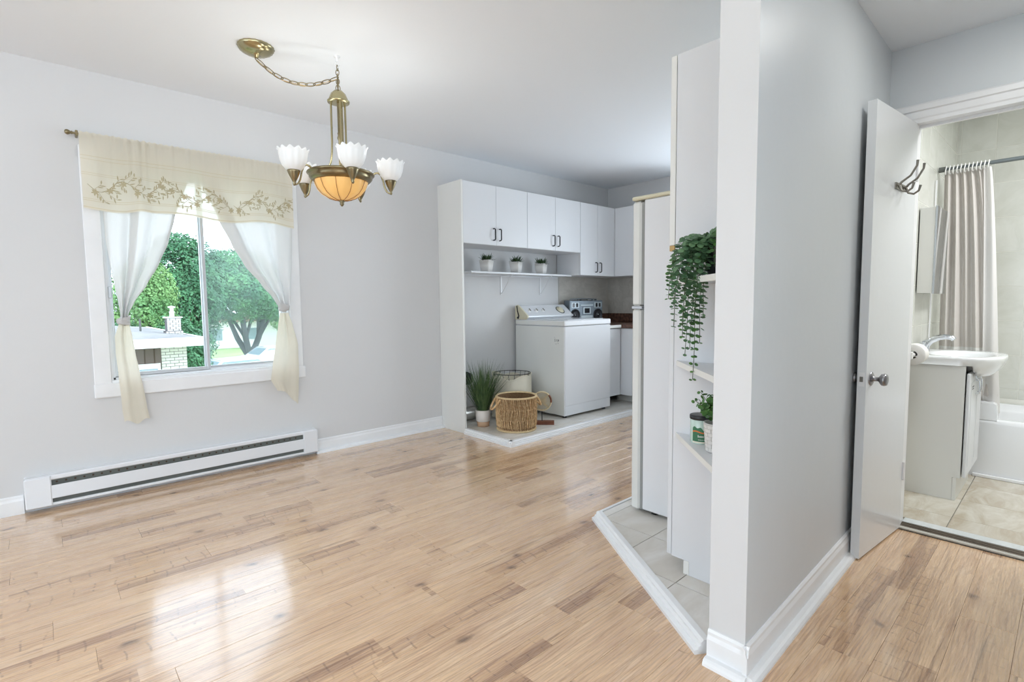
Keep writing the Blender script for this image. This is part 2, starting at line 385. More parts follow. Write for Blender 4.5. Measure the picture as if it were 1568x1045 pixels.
def struct(name, mb, m, parent=None):
    o = build(name, mb, m, parent)
    if parent is None: o['kind'] = 'structure'
    return o
def sgroup(name, loc=(0, 0, 0)):
    o = bpy.data.objects.new(name, None); COL.objects.link(o); o['kind'] = 'structure'; o.location = loc; o['_base'] = list(loc); return o
def label(o, t): o['label'] = t; return o
def copy_tree(o, parent=None):
    c = o.copy(); COL.objects.link(c)
    if parent is not None: c.parent = parent
    for ch in list(o.children): copy_tree(ch, c)
    return c
def B(*a, **k): return MB().box(*a, **k)

# ================================================================== STRUCTURE
WY = 3.93; HC = 2.51; HH = 2.33
# floor with planks
fl = struct('floor', B(-5.5, 3.12, -3.0, WY, -.06, -.009).box(3.12, 5.25, .70, WY, -.06, -.009), M_gap)
PW, PL = .150, 1.26
def plank_mesh(L, Wd):
    mb = MB(); b = .0011; z = 0; e = .0007
    v = [(0.0003, .0003, -.008), (L-.0003, .0003, -.008), (L-.0003, Wd-.0003, -.008), (.0003, Wd-.0003, -.008),
         (0.0003, .0003, -e), (L-.0003, .0003, -e), (L-.0003, Wd-.0003, -e), (.0003, Wd-.0003, -e),
         (b, b, z), (L-b, b, z), (L-b, Wd-b, z), (b, Wd-b, z)]
    f = [(8, 9, 10, 11)]
    for i in range(4):
        j = (i+1) % 4; f += [(i, j, 4+j, 4+i), (4+i, 4+j, 8+j, 8+i)]
    mb.add(v, f); return mb
pm = {}
def plank(x, y, L, Wd=PW):
    key = (round(L, 3), round(Wd, 3))
    if key not in pm:
        o = build('plank', plank_mesh(L, Wd), M_wood, fl); pm[key] = o
    else:
        o = pm[key].copy(); COL.objects.link(o); o.parent = fl
    o.location = (x, y, 0)
rr = random.Random(3)
row = 0; y = 1.434-PW*16
while y < WY:
    wd = min(PW, WY-.001-y)
    x = -2.9-rr.uniform(0, 1.2)
    xmax = 3.11 if y < .70 else 5.2
    if y < -.6: xmin_vis = 1.0
    else: xmin_vis = -1.5
    if wd > .01:
        while x < xmax:
            x0 = max(x, -2.98); x1 = min(x+PL, xmax)
            if x1-x0 > .02:
                if x0 > xmin_vis-PL: plank(x0, y, x1-x0, wd)
            x += PL
    y += PW
# plain remainder of the floor behind the camera, outside every view
bk = B(-5.5, -3.0, -3.0, WY, -.009, -.001).box(-3.0, 1.0, -3.0, -.97, -.009, -.001); build('floor_field', bk, M_wood, fl)

# walls
WX0, WX1, WZ0, WZ1 = .300, 1.362, .690, 2.0
w = MB().box(-5.6, WX0, WY, WY+.2, -.05, HC+.1).box(WX1, 5.4, WY, WY+.2, -.05, HC+.1).box(WX0, WX1, WY, WY+.2, -.05, WZ0).box(WX0, WX1, WY, WY+.2, WZ1, HC+.1)
struct('wall_left', w, M_wall)
BX = 5.20
w = MB().box(BX, BX+.2, .70, 1.15, -.05, HC+.1).box(BX, BX+.2, 2.65, WY, -.05, HC+.1).box(BX, BX+.2, 1.15, 2.65, -.05, .9).box(BX, BX+.2, 1.15, 2.65, 2.1, HC+.1)
struct('wall_back', w, M_wall)
w = MB().prism([(1.52, .63), (3.1, .66), (5.20, .662), (5.20, .745), (1.52, .745)], -.05, HC+.1); struct('wall_divider', w, [M_hall])
bpy.data.objects['wall_divider'].data.materials.append(M_wall)
for p in bpy.data.objects['wall_divider'].data.polygons:
    if p.normal.x < -.9 or p.normal.y > .9: p.material_index = 1
# bathroom wall with the door opening
DY0, DY1, DZ = -.12, .560, 1.985
w = MB().box(3.10, 3.19, DY1, .665, -.05, HC+.05).box(3.10, 3.19, -.385, DY0, -.05, HC+.05).box(3.10, 3.19, DY0, DY1, DZ, HC+.05)
struct('wall_bathroom', w, M_hall)
struct('wall_right', B(1.0, 3.19, -.48, -.38, -.05, HC+.1).box(1.0, 1.1, -3.0, -.48, -.05, HC+.1).box(-5.6, -4.0, -3.1, -3.0, -.05, HC+.1).box(.6, 1.1, -3.1, -3.0, -.05, HC+.1).box(-4.0, .6, -3.1, -3.0, -.05, .4).box(-4.0, .6, -3.1, -3.0, 2.4, HC+.1), M_wall)  # unseen hall side, set close to keep rear light off the divider
struct('wall_rear', B(-5.6, -5.5, -3.1, -.6, -.05, HC+.1).box(-5.6, -5.5, 3.2, WY+.2, -.05, HC+.1).box(-5.6, -5.5, -.6, 3.2, 2.45, HC+.1).box(-5.6, -5.5, -.6, 3.2, -.05, .25), M_wall)
# ceilings
struct('ceiling', B(-5.6, 1.60, -3.1, WY+.2, HC, HC+.1).box(1.60, 5.4, .70, WY+.2, HC, HC+.1), M_ceil)
struct('ceiling_hall', B(1.56, 3.15, -.38, .68, HH, HH+.1).box(1.54, 1.60, -.38, .63, HH, HC), M_ceil)
struct('ceiling_bathroom', B(3.15, 5.3, -2.0, .68, 2.50, 2.60), M_ceil)
struct('wall_bathroom_far', B(3.10, 5.2, -1.60, -1.50, -.05, 2.6).box(3.10, 3.19, -1.5, -.48, -.05, 2.6), M_grout2)
struct('wall_bathroom_end', B(5.09, 5.2, -2.0, .665, -.05, 2.6), M_grout2)

# baseboards
bprof = [(0, 0), (.014, 0), (.014, .075), (.009, .088), (.009, .098), (.004, .105), (0, .105)]
sprof = [(.0, 0), (.03, 0), (.029, .008), (.024, .016), (.016, .021), (.0, .022)]
def baseboard(name, a, b, shoe=True):
    # runs with the wall on the left of travel direction
    mb = MB().extrude([(p[0], p[1]) for p in bprof], a, b)
    if shoe: mb.extrude([(p[0]+(.013 if p[0] > 0 else 0), p[1]) for p in sprof], a, b)
    struct(name, mb, M_trim)
baseboard('baseboard_left', (-5.5, WY, 0), (-.125, WY, 0), False)
baseboard('baseboard_window', (1.515, WY, 0), (2.699, WY, 0))
baseboard('baseboard_divider_end', (1.52, .745, 0), (1.52, .615, 0))
baseboard('baseboard_divider', (1.50, .6296, 0), (3.10, .66, 0))
baseboard('baseboard_bathroom_wall', (3.10, DY0-.085, 0), (3.10, -.37, 0))

# ------------------------------------------------------------------ kitchen platform A
PZ = .040
struct('floor_kitchen', B(2.7195, BX, 3.0, WY, -.009, PZ-.009).box(4.45, BX, .75, 3.0, -.009, PZ-.009), M_grout)
FK = bpy.data.objects['floor_kitchen']
def tiles(par, x0, x1, y0, y1, tx, ty, ox, oy, z0, z1, m, gap=.0018, clip=None, name='tile'):
    i0 = floor((x0-ox)/tx); j0 = floor((y0-oy)/ty); cache = {}
    i = i0
    while ox+i*tx < x1:
        j = j0
        while oy+j*ty < y1:
            a, b = max(x0, ox+i*tx)+gap, min(x1, ox+(i+1)*tx)-gap; c, d = max(y0, oy+j*ty)+gap, min(y1, oy+(j+1)*ty)-gap
            if b-a > .01 and d-c > .01:
                if clip is None:
                    key = (round(b-a, 4), round(d-c, 4))
                    if key not in cache:
                        o = build(name, B(0, b-a, 0, d-c, z0, z1, bev=.0012), m, par); cache[key] = o
                        # mesh already holds world-less coordinates; undo base shift
                        off = Vector(par.get('_base') or (0, 0, 0)); o.location = Vector((a, c, 0))-off+off
                    else:
                        o = cache[key].copy(); COL.objects.link(o); o.parent = par; o.location = (a, c, 0)
                else:
                    poly = [(a, c), (b, c), (b, d), (a, d)]
                    for (px, py, nx, ny) in clip:
                        q = []
                        for k in range(len(poly)):
                            p1, p2 = poly[k], poly[(k+1) % len(poly)]
                            d1 = (p1[0]-px)*nx+(p1[1]-py)*ny; d2 = (p2[0]-px)*nx+(p2[1]-py)*ny
                            if d1 >= 0: q.append(p1)
                            if d1*d2 < 0: t = d1/(d1-d2); q.append((p1[0]+(p2[0]-p1[0])*t, p1[1]+(p2[1]-p1[1])*t))
                        poly = q
                        if len(poly) < 3: break
                    if len(poly) >= 3: build(name, MB().prism(poly, z0, z1), m, par)
            j += 1
        i += 1
tiles(FK, 2.7195, BX-.002, 3.0, WY-.002, .30, .30, 2.75, 3.08, PZ-.009, PZ, M_ktile)
tiles(FK, 4.45, BX-.002, 2.2, 2.998, .30, .30, 4.45, 2.18, PZ-.009, PZ, M_ktile)
# step edge moulding in front of the platform
tp = [(0, 0), (.034, 0), (.034, .014), (.027, .018), (.027, .026), (.020, .030), (.020, .040), (.014, .046), (-.012, .046), (-.012, 0)]
struct('trim_1', MB().extrude(tp, (2.7195, 3.578, 0), (2.7195, 3.0-.0345, 0)), M_trim)
struct('trim_2', MB().extrude(tp, (2.7195-.0335, 3.0, 0), (4.45, 3.0, 0)), M_trim)
struct('trim_3', MB().extrude(tp, (4.45, 3.03, 0), (4.45, .76, 0)), M_trim)
# ------------------------------------------------------------------ platform B (by the divider)
pa, pb = Vector((2.118, 1.642, 0)), Vector((1.545, .765, 0))
dd = (pb-pa).normalized(); nn = dd.cross(Vector((0, 0, 1)))     # nn points outwards (to camera side)
nin = -nn
struct('floor_entry_platform', MB().prism([(pa.x+.005, pa.y), (3.3, pa.y), (3.3, .75), (pb.x, .75)][::-1], -.009, PZ-.011), M_grout)
FP = bpy.data.objects['floor_entry_platform']
tiles(FP, 1.50, 3.28, .752, 1.638, .285, .285, 2.072-.285*2, 1.016, PZ-.011, PZ, M_ktile, clip=[(pa.x+nin.x*.012, pa.y+nin.y*.012, nin.x, nin.y)])
tp2 = [(0, 0), (.044, 0), (.044, .013), (.030, .018), (.030, .024), (.021, .030), (.021, .038), (.012, .046), (-.010, .046), (-.010, 0)]
struct('trim_4', MB().extrude(tp2, pa+dd*(-.01), pb+dd*.005), M_trim)
struct('trim_5', MB().extrude([(0, 0), (.014, 0), (.014, .044), (-.002, .044), (-.002, 0)], (3.3, 1.641, 0), (2.10, 1.641, 0)), M_trim)

# ------------------------------------------------------------------ window
win = sgroup('window_1', (.83, WY, WZ0))
cas = [(0, 0), (.080, 0), (.080, .012), (.070, .018), (.012, .018), (0, .010)]
mb = MB().box(WX0-.083, WX0, WY-.018, WY, WZ0-.006, 2.08, bev=.004).box(WX1, WX1+.083, WY-.018, WY, WZ0-.006, 2.08, bev=.004).box(WX0-.083, WX1+.083, WY-.019, WY, 2.0, 2.082, bev=.004)
build('casing', mb, M_trim, win)
build('apron', B(.214, 1.460, WY-.022, WY, .602, .690, bev=.006), M_trim, win)
build('sill_board', B(WX0, WX1, WY-.012, WY+.19, WZ0-.004, WZ0+.012, bev=.003), M_trim, win)
mb = MB().box(WX0, WX0+.010, WY, WY+.19, WZ0, WZ1).box(WX1-.010, WX1, WY, WY+.19, WZ0, WZ1).box(WX0, WX1, WY, WY+.19, WZ1-.010, WZ1)
build('jamb_lining', mb, M_trim, win)
fx0, fx1, fz0, fz1 = WX0+.010, WX1-.010, WZ0+.012, WZ1-.010
mb = MB()
for yy, t in ((WY+.03, .012), (WY+.06, .020), (WY+.10, .014)):   # stepped outer track frame
    mb.box(fx0, fx0+t, yy, yy+.03, fz0, fz1).box(fx1-t, fx1, yy, yy+.03, fz0, fz1).box(fx0, fx1, yy, yy+.03, fz0, fz0+t).box(fx0, fx1, yy, yy+.03, fz1-t, fz1)
build('track_frame', mb, M_vinyl, win)
def sash(x0, x1, yy, gm, left):
    t = .020
    mb = MB().box(x0, x0+t, yy, yy+.022, fz0+.014, fz1-.014, bev=.003).box(x1-t, x1, yy, yy+.022, fz0+.014, fz1-.014, bev=.003).box(x0+t, x1-t, yy+.001, yy+.021, fz0+.014, fz0+.036, bev=.002).box(x0+t, x1-t, yy+.001, yy+.021, fz1-.036, fz1-.014, bev=.002)
    s = build('sash', mb, M_alu, win)
    build('pane', B(x0+t-.004, x1-t+.004, yy+.009, yy+.013, fz0+.034, fz1-.034), gm, s)
    if left: build('latch', B(x0-.004, x0+.014, yy-.014, yy, 1.20, 1.27, bev=.003), M_alu, s)
    return s
sash(fx0+.006, .842, WY+.038, M_glass, True)
sash(.815, fx1-.006, WY+.070, M_glassh, False)

# ------------------------------------------------------------------ door frame, bathroom door
mb = MB()
fp = [(0, 0), (.088, 0), (.088, .010), (.078, .020), (.055, .022), (.050, .014), (.022, .014), (.016, .010), (0, .009)]
def frame_piece(mb, a, b, inward):
    # profile lies on the wall plane X=3.10 facing -X; inward = vector away from the opening
    a, b = Vector(a), Vector(b); n = len(fp); iw = Vector(inward)
    v = [a+iw*p[0]+Vector((-p[1], 0, 0)) for p in fp]+[b+iw*p[0]+Vector((-p[1], 0, 0)) for p in fp]
    mb.add(v, [(i, (i+1) % n, n+(i+1) % n, n+i) for i in range(n)]+[tuple(range(n))[::-1], tuple(range(n, 2*n))])
frame_piece(mb, (3.10, DY1+.084, DZ-.018), (3.10, DY0-.07, DZ-.018), (0, 0, 1))
frame_piece(mb, (3.10, DY0+.018, 0), (3.10, DY0+.018, DZ-.018), (0, -1, 0))
frame_piece(mb, (3.10, DY1-.004, 0), (3.10, DY1-.004, DZ-.018), (0, 1, 0))
struct('trim_6', mb, M_trim)
struct('trim_7', B(3.10, 3.19, DY0, DY0+.018, 0, DZ).box(3.10, 3.19, DY1-.012, DY1, 0, DZ).box(3.10, 3.19, DY0, DY1, DZ-.018, DZ).box(3.145, 3.165, DY0+.018, DY1-.012, DZ-.030, DZ-.018), M_trim)
dr = sgroup('door_1', (3.10, .552, 0))
lead = Vector((2.592, .600, 0)); hin = Vector((3.108, .552, 0)); dv = (hin-lead).normalized(); dn = Vector((dv.y, -dv.x, 0))   # dn -> -Y side
if dn.y > 0: dn = -dn
back = -dn
def dpt(s, t, z): return lead+dv*s+back*t+Vector((0, 0, z))   # s along leaf, t 0 front .. .035 back
def dbox(mb, s0, s1, t0, t1, z0, z1):
    v = [dpt(s, t, z) for z in (z0, z1) for t in (t0, t1) for s in (s0, s1)]
    return mb.add(v, [(0, 2, 3, 1), (4, 5, 7, 6), (0, 1, 5, 4), (2, 6, 7, 3), (0, 4, 6, 2), (1, 3, 7, 5)])
DL = (hin-lead).length
lead = lead+back*-.006
build('leaf', dbox(MB(), 0, DL, 0, .034, .008, 1.968), mat('door_gloss_paint', rgb(226, 229, 231), .28, bump=.5, bscale=22, coat=.3), dr)
def rot_lathe(prof, origin, direc, n=20):
    mb = MB().lathe(prof, (0, 0, 0), n); q = Vector((0, 0, 1)).rotation_difference(direc).to_matrix()
    mb.v = [tuple(q @ Vector(p)+origin) for p in mb.v]; return mb
kz = .802
kp = [(.030, 0), (.030, .003), (.024, .006), (.010, .010), (.009, .028), (.015, .033), (.025, .040), (.027, .050), (.024, .058), (.012, .062), (0, .062)]
k = build('door_knob', rot_lathe(kp, dpt(.055, -.0, kz), dn), M_pewter, dr)
kp2 = [(.026, 0), (.026, .002), (.010, .005), (.010, .010), (.020, .014), (.023, .021), (.019, .028), (0, .030)]
build('door_knob', rot_lathe(kp2, dpt(.040, .034, kz), back), M_pewter, dr)
build('latch_plate', dbox(MB(), -.0015, .001, .006, .028, kz-.03, kz+.03), M_trim, dr)
build('latch_bolt', dbox(MB(), -.006, .001, .011, .023, kz-.010, kz+.012), M_nickel, dr)
# double coat hook on the leaf
hk = MB(); hs, hz = .30, 1.67
for ds in (-.045, .045):
    p0 = dpt(hs+ds, 0, hz-.02)
    hk.tube([p0, p0+dn*.012+Vector((0, 0, .0)), p0+dn*.022+dv*.0+Vector((0, 0, .012)), p0+dn*.050+dv*.01+Vector((0, 0, .035)), p0+dn*.070+dv*.015+Vector((0, 0, .075)), p0+dn*.072+dv*.015+Vector((0, 0, .098))], [.006, .006, .005, .0045, .0045, .0055], 8)
    hk.tube([p0+dn*.012, p0+dn*.022+Vector((0, 0, -.026)), p0+dn*.042+Vector((0, 0, -.034)), p0+dn*.060+Vector((0, 0, -.022)), p0+dn*.066+Vector((0, 0, .002))], [.006, .005, .0045, .0045, .0055], 8)
dbox(hk, hs-.06, hs+.06, -.006, 0, hz-.036, hz-.008)
build('coat_hook', hk, M_nickel, dr)
for z in (.25, 1.7): build('hinge', MB().lathe([(.006, z), (.006, z+.09)], (3.112, .542, 0), 8), M_trim, dr)

# ------------------------------------------------------------------ bathroom shell
struct('floor_bathroom', B(3.10, 5.09, -1.5, .66, -.05, .011), M_grout)
FB = bpy.data.objects['floor_bathroom']
tiles(FB, 3.235, 4.34, -.60, .655, .335, .42, 3.41, .383-.42, .011, .020, M_btile)
struct('floor_threshold', B(3.172, 3.235, DY0, DY1-.012, .0, .021, bev=.002), M_marble)
mb = MB(); 
for i, (a, b, z) in enumerate(((3.100, 3.112, .006), (3.112, 3.124, .010), (3.126, 3.140, .013), (3.142, 3.156, .016), (3.157, 3.172, .019))): mb.box(a, b, DY0+.018, DY1-.012, -.001, z, bev=.0015)
struct('trim_8', mb, M_thresh)
# wall tiles
def wall_tiles_x(par, X, y0, y1, z0, z1, oy, oz, ty, tz, m, side=-1, name='tile'):
    cache = {}
    j = floor((y0-oy)/ty)
    while oy+j*ty < y1:
        k = floor((z0-oz)/tz)
        while oz+k*tz < z1:
            a, b = max(y0, oy+j*ty)+.0015, min(y1, oy+(j+1)*ty)-.0015; c, d = max(z0, oz+k*tz)+.0015, min(z1, oz+(k+1)*tz)-.0015
            if b-a > .008 and d-c > .008:
                key = (round(b-a, 4), round(d-c, 4))
                if key not in cache: cache[key] = o = build(name, B(min(0, side*.0014), max(0, side*.0014), 0, b-a, 0, d-c, bev=.0007), m, par)
                else: o = cache[key].copy(); COL.objects.link(o); o.parent = par
                o.location = (X, a, c)
            k += 1
        j += 1
def wall_tiles_y(par, Y, x0, x1, z0, z1, ox, oz, tx, tz, m, side=-1, name='tile'):
    cache = {}
    j = floor((x0-ox)/tx)
    while ox+j*tx < x1:
        k = floor((z0-oz)/tz)
        while oz+k*tz < z1:
            a, b = max(x0, ox+j*tx)+.0015, min(x1, ox+(j+1)*tx)-.0015; c, d = max(z0, oz+k*tz)+.0015, min(z1, oz+(k+1)*tz)-.0015
            if b-a > .008 and d-c > .008:
                key = (round(b-a, 4), round(d-c, 4))
                if key not in cache: cache[key] = o = build(name, B(0, b-a, min(0, side*.0014), max(0, side*.0014), 0, d-c, bev=.0007), m, par)
                else: o = cache[key].copy(); COL.objects.link(o); o.parent = par
                o.location = (a, Y, c)
            k += 1
        j += 1
wall_tiles_x(bpy.data.objects['wall_bathroom_end'], 5.09, -.35, .654, .42, 2.50, .253-.19*4, .98, .19, .245, M_wtile)
gb = B(3.30, 5.09, .656, .664, 0, 2.5); struct('wall_bathroom_side', gb, M_grout2)
wall_tiles_y(bpy.data.objects['wall_bathroom_side'], .656, 3.30, 5.08, .40, 2.50, 4.34, .98, .25, .245, M_wtile)
# kitchen backsplash
struct('trim_9', B(4.300, BX, WY-.006, WY, 1.0, 1.43).box(BX-.006, BX, 2.6, WY-.006, 1.0, 1.43), M_grout)
wall_tiles_y(bpy.data.objects['trim_9'], WY-.006, 4.303, BX-.014, 1.005, 1.428, 4.303, 1.005, .225, .21, M_stile)
wall_tiles_x(bpy.data.objects['trim_9'], BX-.006, 2.6, WY-.014, 1.005, 1.428, WY-.014-.225*6, 1.005, .225, .21, M_stile)

# ================================================================== OBJECTS
# ---- baseboard heater
t = thing('baseboard_heater', 'long low white electric baseboard heater on the floor under the curtained window', 'heater', (.70, WY, 0))
hx0, hx1 = -.118, 1.512
build('back_plate', B(hx0, hx1, WY-.012, WY, .026, .200), M_appl, t)
mb = MB().box(hx0, hx1, WY-.058, WY-.010, .172, .200, bev=.006).box(hx0, hx1, WY-.062, WY-.052, .066, .142, bev=.003).box(hx0, hx1, WY-.060, WY-.010, .026, .042, bev=.003)
build('front_panel', mb, M_appl, t)
for a, b in ((hx0-.002, hx0+.112), (hx1-.105, hx1+.002)): build('end_cap', B(a, b, WY-.066, WY-.004, .026, .198, bev=.006), M_appl, t)
build('element_grille', B(hx0+.10, hx1-.10, WY-.048, WY-.040, .040, .176), M_dark, t)
mb = MB()
for i in range(34):
    x = hx0+.135+i*.0405; mb.lathe([(.0055, 0), (.0055, .0015)], (x, WY-.0495, .158), 8, axis='Y')
o = build('vent_hole', mb, M_gap, t); o['kind'] = 'stuff'

# ---- curtain rod with finial
t = thing('curtain_rod', 'thin brass curtain rod with round finial above the window', 'rod', (.81, WY-.05, 2.135))
build('rod', MB().tube([(.195, WY-.05, 2.133), (1.425, WY-.05, 2.133)], .006, 8), M_brass, t)
for x, sg in ((.195, -1), (1.425, 1)):
    build('finial', MB().lathe([(.005, -.004), (.010, 0), (.007, .006), (.012, .012), (.015, .020), (.012, .029), (.004, .033)] if sg > 0 else [(.004, -.033), (.012, -.029), (.015, -.020), (.012, -.012), (.007, -.006), (.010, 0), (.005, .004)], (x, WY-.05, 2.133), 12, axis='X'), M_brass, t)
    build('bracket', B(x-.006 + .02*(-sg), x+.006+.02*(-sg), WY-.055, WY, 2.118, 2.150, bev=.002), M_brass, t)

# ---- valance
VX0, VX1, VT, VB = .222, 1.398, 2.142, 1.712
def vpt(u, v):   # v=0 top
    x = VX0+(VX1-VX0)*u; z = VT+(VB-VT)*v
    gather = (sin(u*2*pi*26)*.0022+sin(u*2*pi*41+1)*.0015)*(1-v)**2*(1+3*math.exp(-((u-.24)/.06)**2))
    bump = .010*v*sin(u*2*pi*3.3+.8)+.006*v*sin(u*2*pi*7.1+2)
    fold = -.018*v*math.exp(-((u-.235)/.035)**2)
    z += -.012*v*sin(u*2*pi*2.1-.3)-.010*v*math.exp(-((u-1)/.12)**2)+.012*v*math.exp(-((u-.225)/.05)**2)
    cx = .004*sin(u*2*pi*2)*v
    yr = -.010 if v < .05 else -.006
    return (x+cx, WY-.066+gather+bump*.8+fold+yr, z+(.003*sin(u*2*pi*40) if v < .01 else 0))
t = thing('valance', 'ivory linen valance with embroidered vine border hanging over the window', 'valance', (.81, WY-.06, 2.14))
mb = MB().grid(vpt, 160, 34); build('cloth', mb, M_val, t)
mb = MB()
for v0, hgt in ((.30, .002), (.345, .0018), (.52, .0018), (.545, .0018), (.86, .0022), (.885, .0022), (.975, .004)):
    mb.grid(lambda u, v, v0=v0, hgt=hgt: (vpt(u, v0)[0], vpt(u, v0)[1]-.0016, vpt(u, v0)[2]+(v-.5)*hgt*1.6), 120, 1)
label(build('drawn_thread_band', mb, M_hemb, t), 'darker stitched lines across the valance')
mb = MB(); r2 = random.Random(5)
def leaf2d(mb, u, v, ang, ln, wd):
    # almond leaf in (x,z) of the valance surface
    ux = 1/(VX1-VX0); vz = -1/(VT-VB)
    pts = []
    for k in range(9):
        s_ = k/8 if k <= 4 else (8-k)/8; s_ *= 2
        a = (k/4 if k <= 4 else (8-k)/4)
        w_ = wd*sin(pi*a)*(1 if k <= 4 else -1)
        px_, pz_ = ln*a*cos(ang)-w_*sin(ang), ln*a*sin(ang)+w_*cos(ang)
        q = vpt(min(max(u+px_*ux, 0), 1), v+pz_*vz); pts.append((q[0], q[1]-.0022, q[2]))
    mb.add(pts[:8], [tuple(range(8))])
def vine(u0, u1, v0, sg):
    n = 96; path = []
    for i in range(n+1):
        s_ = i/n; u = u0+(u1-u0)*s_; path.append((u, v0+.085*sin(s_*(u1-u0)*2*pi*5.5+sg)))
    pp = []
    for u, v in path: q = vpt(u, v); pp.append((q[0], q[1]-.002, q[2]))
    mb.tube(pp, .0012, 4)
    for i in range(3, n-3, 4):
        u, v = path[i]; dn_ = 1 if (i//4) % 2 else -1; ang = dn_*r2.uniform(.5, 1.1)+(pi if sg > 2 else 0)
        # side sprig: short stalk with three or four almond leaves
        ln = r2.uniform(.040, .068); st = []
        for k in range(6): a = k/5; st.append(vpt(min(max(u+cos(ang)*ln*a/(VX1-VX0), 0), 1), v-sin(ang)*ln*a/(VT-VB)))
        mb.tube([(p[0], p[1]-.002, p[2]) for p in st], .0010, 4)
        for a in (.45, .75, 1.0):
            uu, vv = u+cos(ang)*ln*a/(VX1-VX0), v-sin(ang)*ln*a/(VT-VB)
            if .01 < uu < .99: leaf2d(mb, uu, vv, ang+r2.choice((-.7, .7)), r2.uniform(.022, .034), .0036)
    for i in range(8, n, 17):
        u, v = path[i]
        for k in range(6): leaf2d(mb, u, v+.03, k*pi/3+.3, .020, .0048)
vine(.02, .34, .67, 0); vine(.345, .66, .70, 3.4); vine(.665, .985, .69, .6)
label(build('embroidery', mb, M_emb, t), 'taupe embroidered leaves and flowers')

# ---- tied curtains
def interp(rows, z):
    rows = sorted(rows, key=lambda r: -r[0])
    if z >= rows[0][0]: return rows[0][1:]
    for a, b in zip(rows, rows[1:]):
        if b[0] <= z <= a[0]:
            k = (a[0]-z)/(a[0]-b[0]); k = k*k*(3-2*k)*.35+k*.65
            return tuple(a[i]+(b[i]-a[i])*k for i in range(1, 3))
    return rows[-1][1:]
def drape(rows, y0, nf, amp, nu=90, nv=50, ph=0, tip=0):
    zt, zb = max(r[0] for r in rows), min(r[0] for r in rows)
    wmax = max(r[2]-r[1] for r in rows)
    def fn(u, v):
        z = zt+(zb-zt)*v; a, b = interp(rows, z); wd = b-a; c = 1-wd/wmax
        A = amp*(.35+1.0*c)
        y = y0+A*(sin(u*2*pi*nf+ph)+.35*sin(u*2*pi*nf*1.9+ph*2+v*2))*.6
        x = a+wd*(u+.035*sin(u*2*pi*nf+ph+1.4)*(.3+c))
        return (x, y, z+tip*v*v*sin(u*pi*2.6+.6))
    return fn
YC = WY-.030
t = thing('curtain', 'left cream tie-up curtain knotted over the window', 'curtain', (.55, YC, 2.04), 'knotted window curtains')
rowsL = [(2.05, .30, .783), (1.70, .303, .665), (1.55, .305, .625), (1.42, .318, .572), (1.28, .335, .50), (1.18, .350, .435), (1.10, .358, .398), (1.06, .352, .398)]
build('panel', MB().grid(drape(rowsL, YC-.016, 3.1, .028, ph=.6), 110, 60), M_cloth, t)
def knot(cx, cz, rx, rz, y, par, tilt=.3):
    mb = MB()
    for k, (dx, dz, sx, sz, tl) in enumerate(((0, .012, 1, .55, tilt), (0, -.010, .92, .5, -tilt*.6), (.0, 0, .8, .8, 0))):
        def fn(u, v, dx=dx, dz=dz, sx=sx, sz=sz, tl=tl):
            a = 2*pi*u; b = 2*pi*v; R = rx*sx*.72; r = rz*sz*.62
            x = (R+r*.5*cos(b))*cos(a)*(1+.03*sin(5*b)); yy = (R*.62+r*.5*cos(b))*sin(a); z = r*sin(b)*1.0+.002*sin(a*7)
            return (cx+dx+x, y+yy, cz+dz+z+x*tl)
        mb.grid(fn, 28, 12)
    mb.ell((cx, y, cz), rx*.7, rx*.45, rz*.8)
    build('knot', mb, M_cloth, par)
fL = drape(rowsL, YC-.016, 3.1, .028, ph=.6)
build('folded_layer', MB().grid(lambda u, v: (lambda p: (p[0], p[1]+.004, p[2]))(fL(.36+.13*u+.04*v, v)), 12, 60), M_cloth, t)
build('side_hem', MB().grid(lambda u, v: (lambda p: (p[0], p[1]+.004, p[2]))(fL(.94+.06*u, v)), 6, 60), M_cloth, t)
knot(.372, 1.060, .042, .034, YC-.018, t)
rowsT = [(1.045, .348, .396), (.97, .326, .408), (.86, .325, .418), (.756, .330, .432), (.60, .336, .452), (.515, .338, .460), (.44, .345, .470)]
build('tail', MB().grid(drape(rowsT, YC-.022, 1.6, .016, nu=60, ph=2.2, tip=.014), 60, 40), M_tail, t)
t = thing('curtain', 'right cream tie-up curtain knotted over the window', 'curtain', (1.10, YC, 2.04), 'knotted window curtains')
rowsR = [(2.05, .792, 1.40), (1.72, .925, 1.384), (1.56, .998, 1.380), (1.433, 1.066, 1.374), (1.283, 1.18, 1.366), (1.20, 1.245, 1.360), (1.15, 1.272, 1.352)]
build('panel', MB().grid(drape(rowsR, YC-.016, 2.6, .028, ph=3.0), 110, 60), M_cloth, t)
fR = drape(rowsR, YC-.016, 2.6, .028, ph=3.0)
build('folded_layer', MB().grid(lambda u, v: (lambda p: (p[0], p[1]+.004, p[2]))(fR(.0+.17*u, v)), 12, 60), M_cloth, t)
knot(1.309, 1.130, .048, .042, YC-.018, t, -.15)
rowsT = [(1.09, 1.278, 1.338), (1.0, 1.262, 1.365), (.87, 1.238, 1.396), (.70, 1.212, 1.396), (.59, 1.196, 1.388), (.50, 1.235, 1.380)]
def tailR(u, v):
    f = drape(rowsT, YC-.024, 2.0, .018, ph=.5); p = f(u, v); return (p[0], p[1], p[2]-max(0, u-.35)*.14*v*v+.03*v*v*(1-u))
build('tail', MB().grid(tailR, 60, 40), M_tail, t)

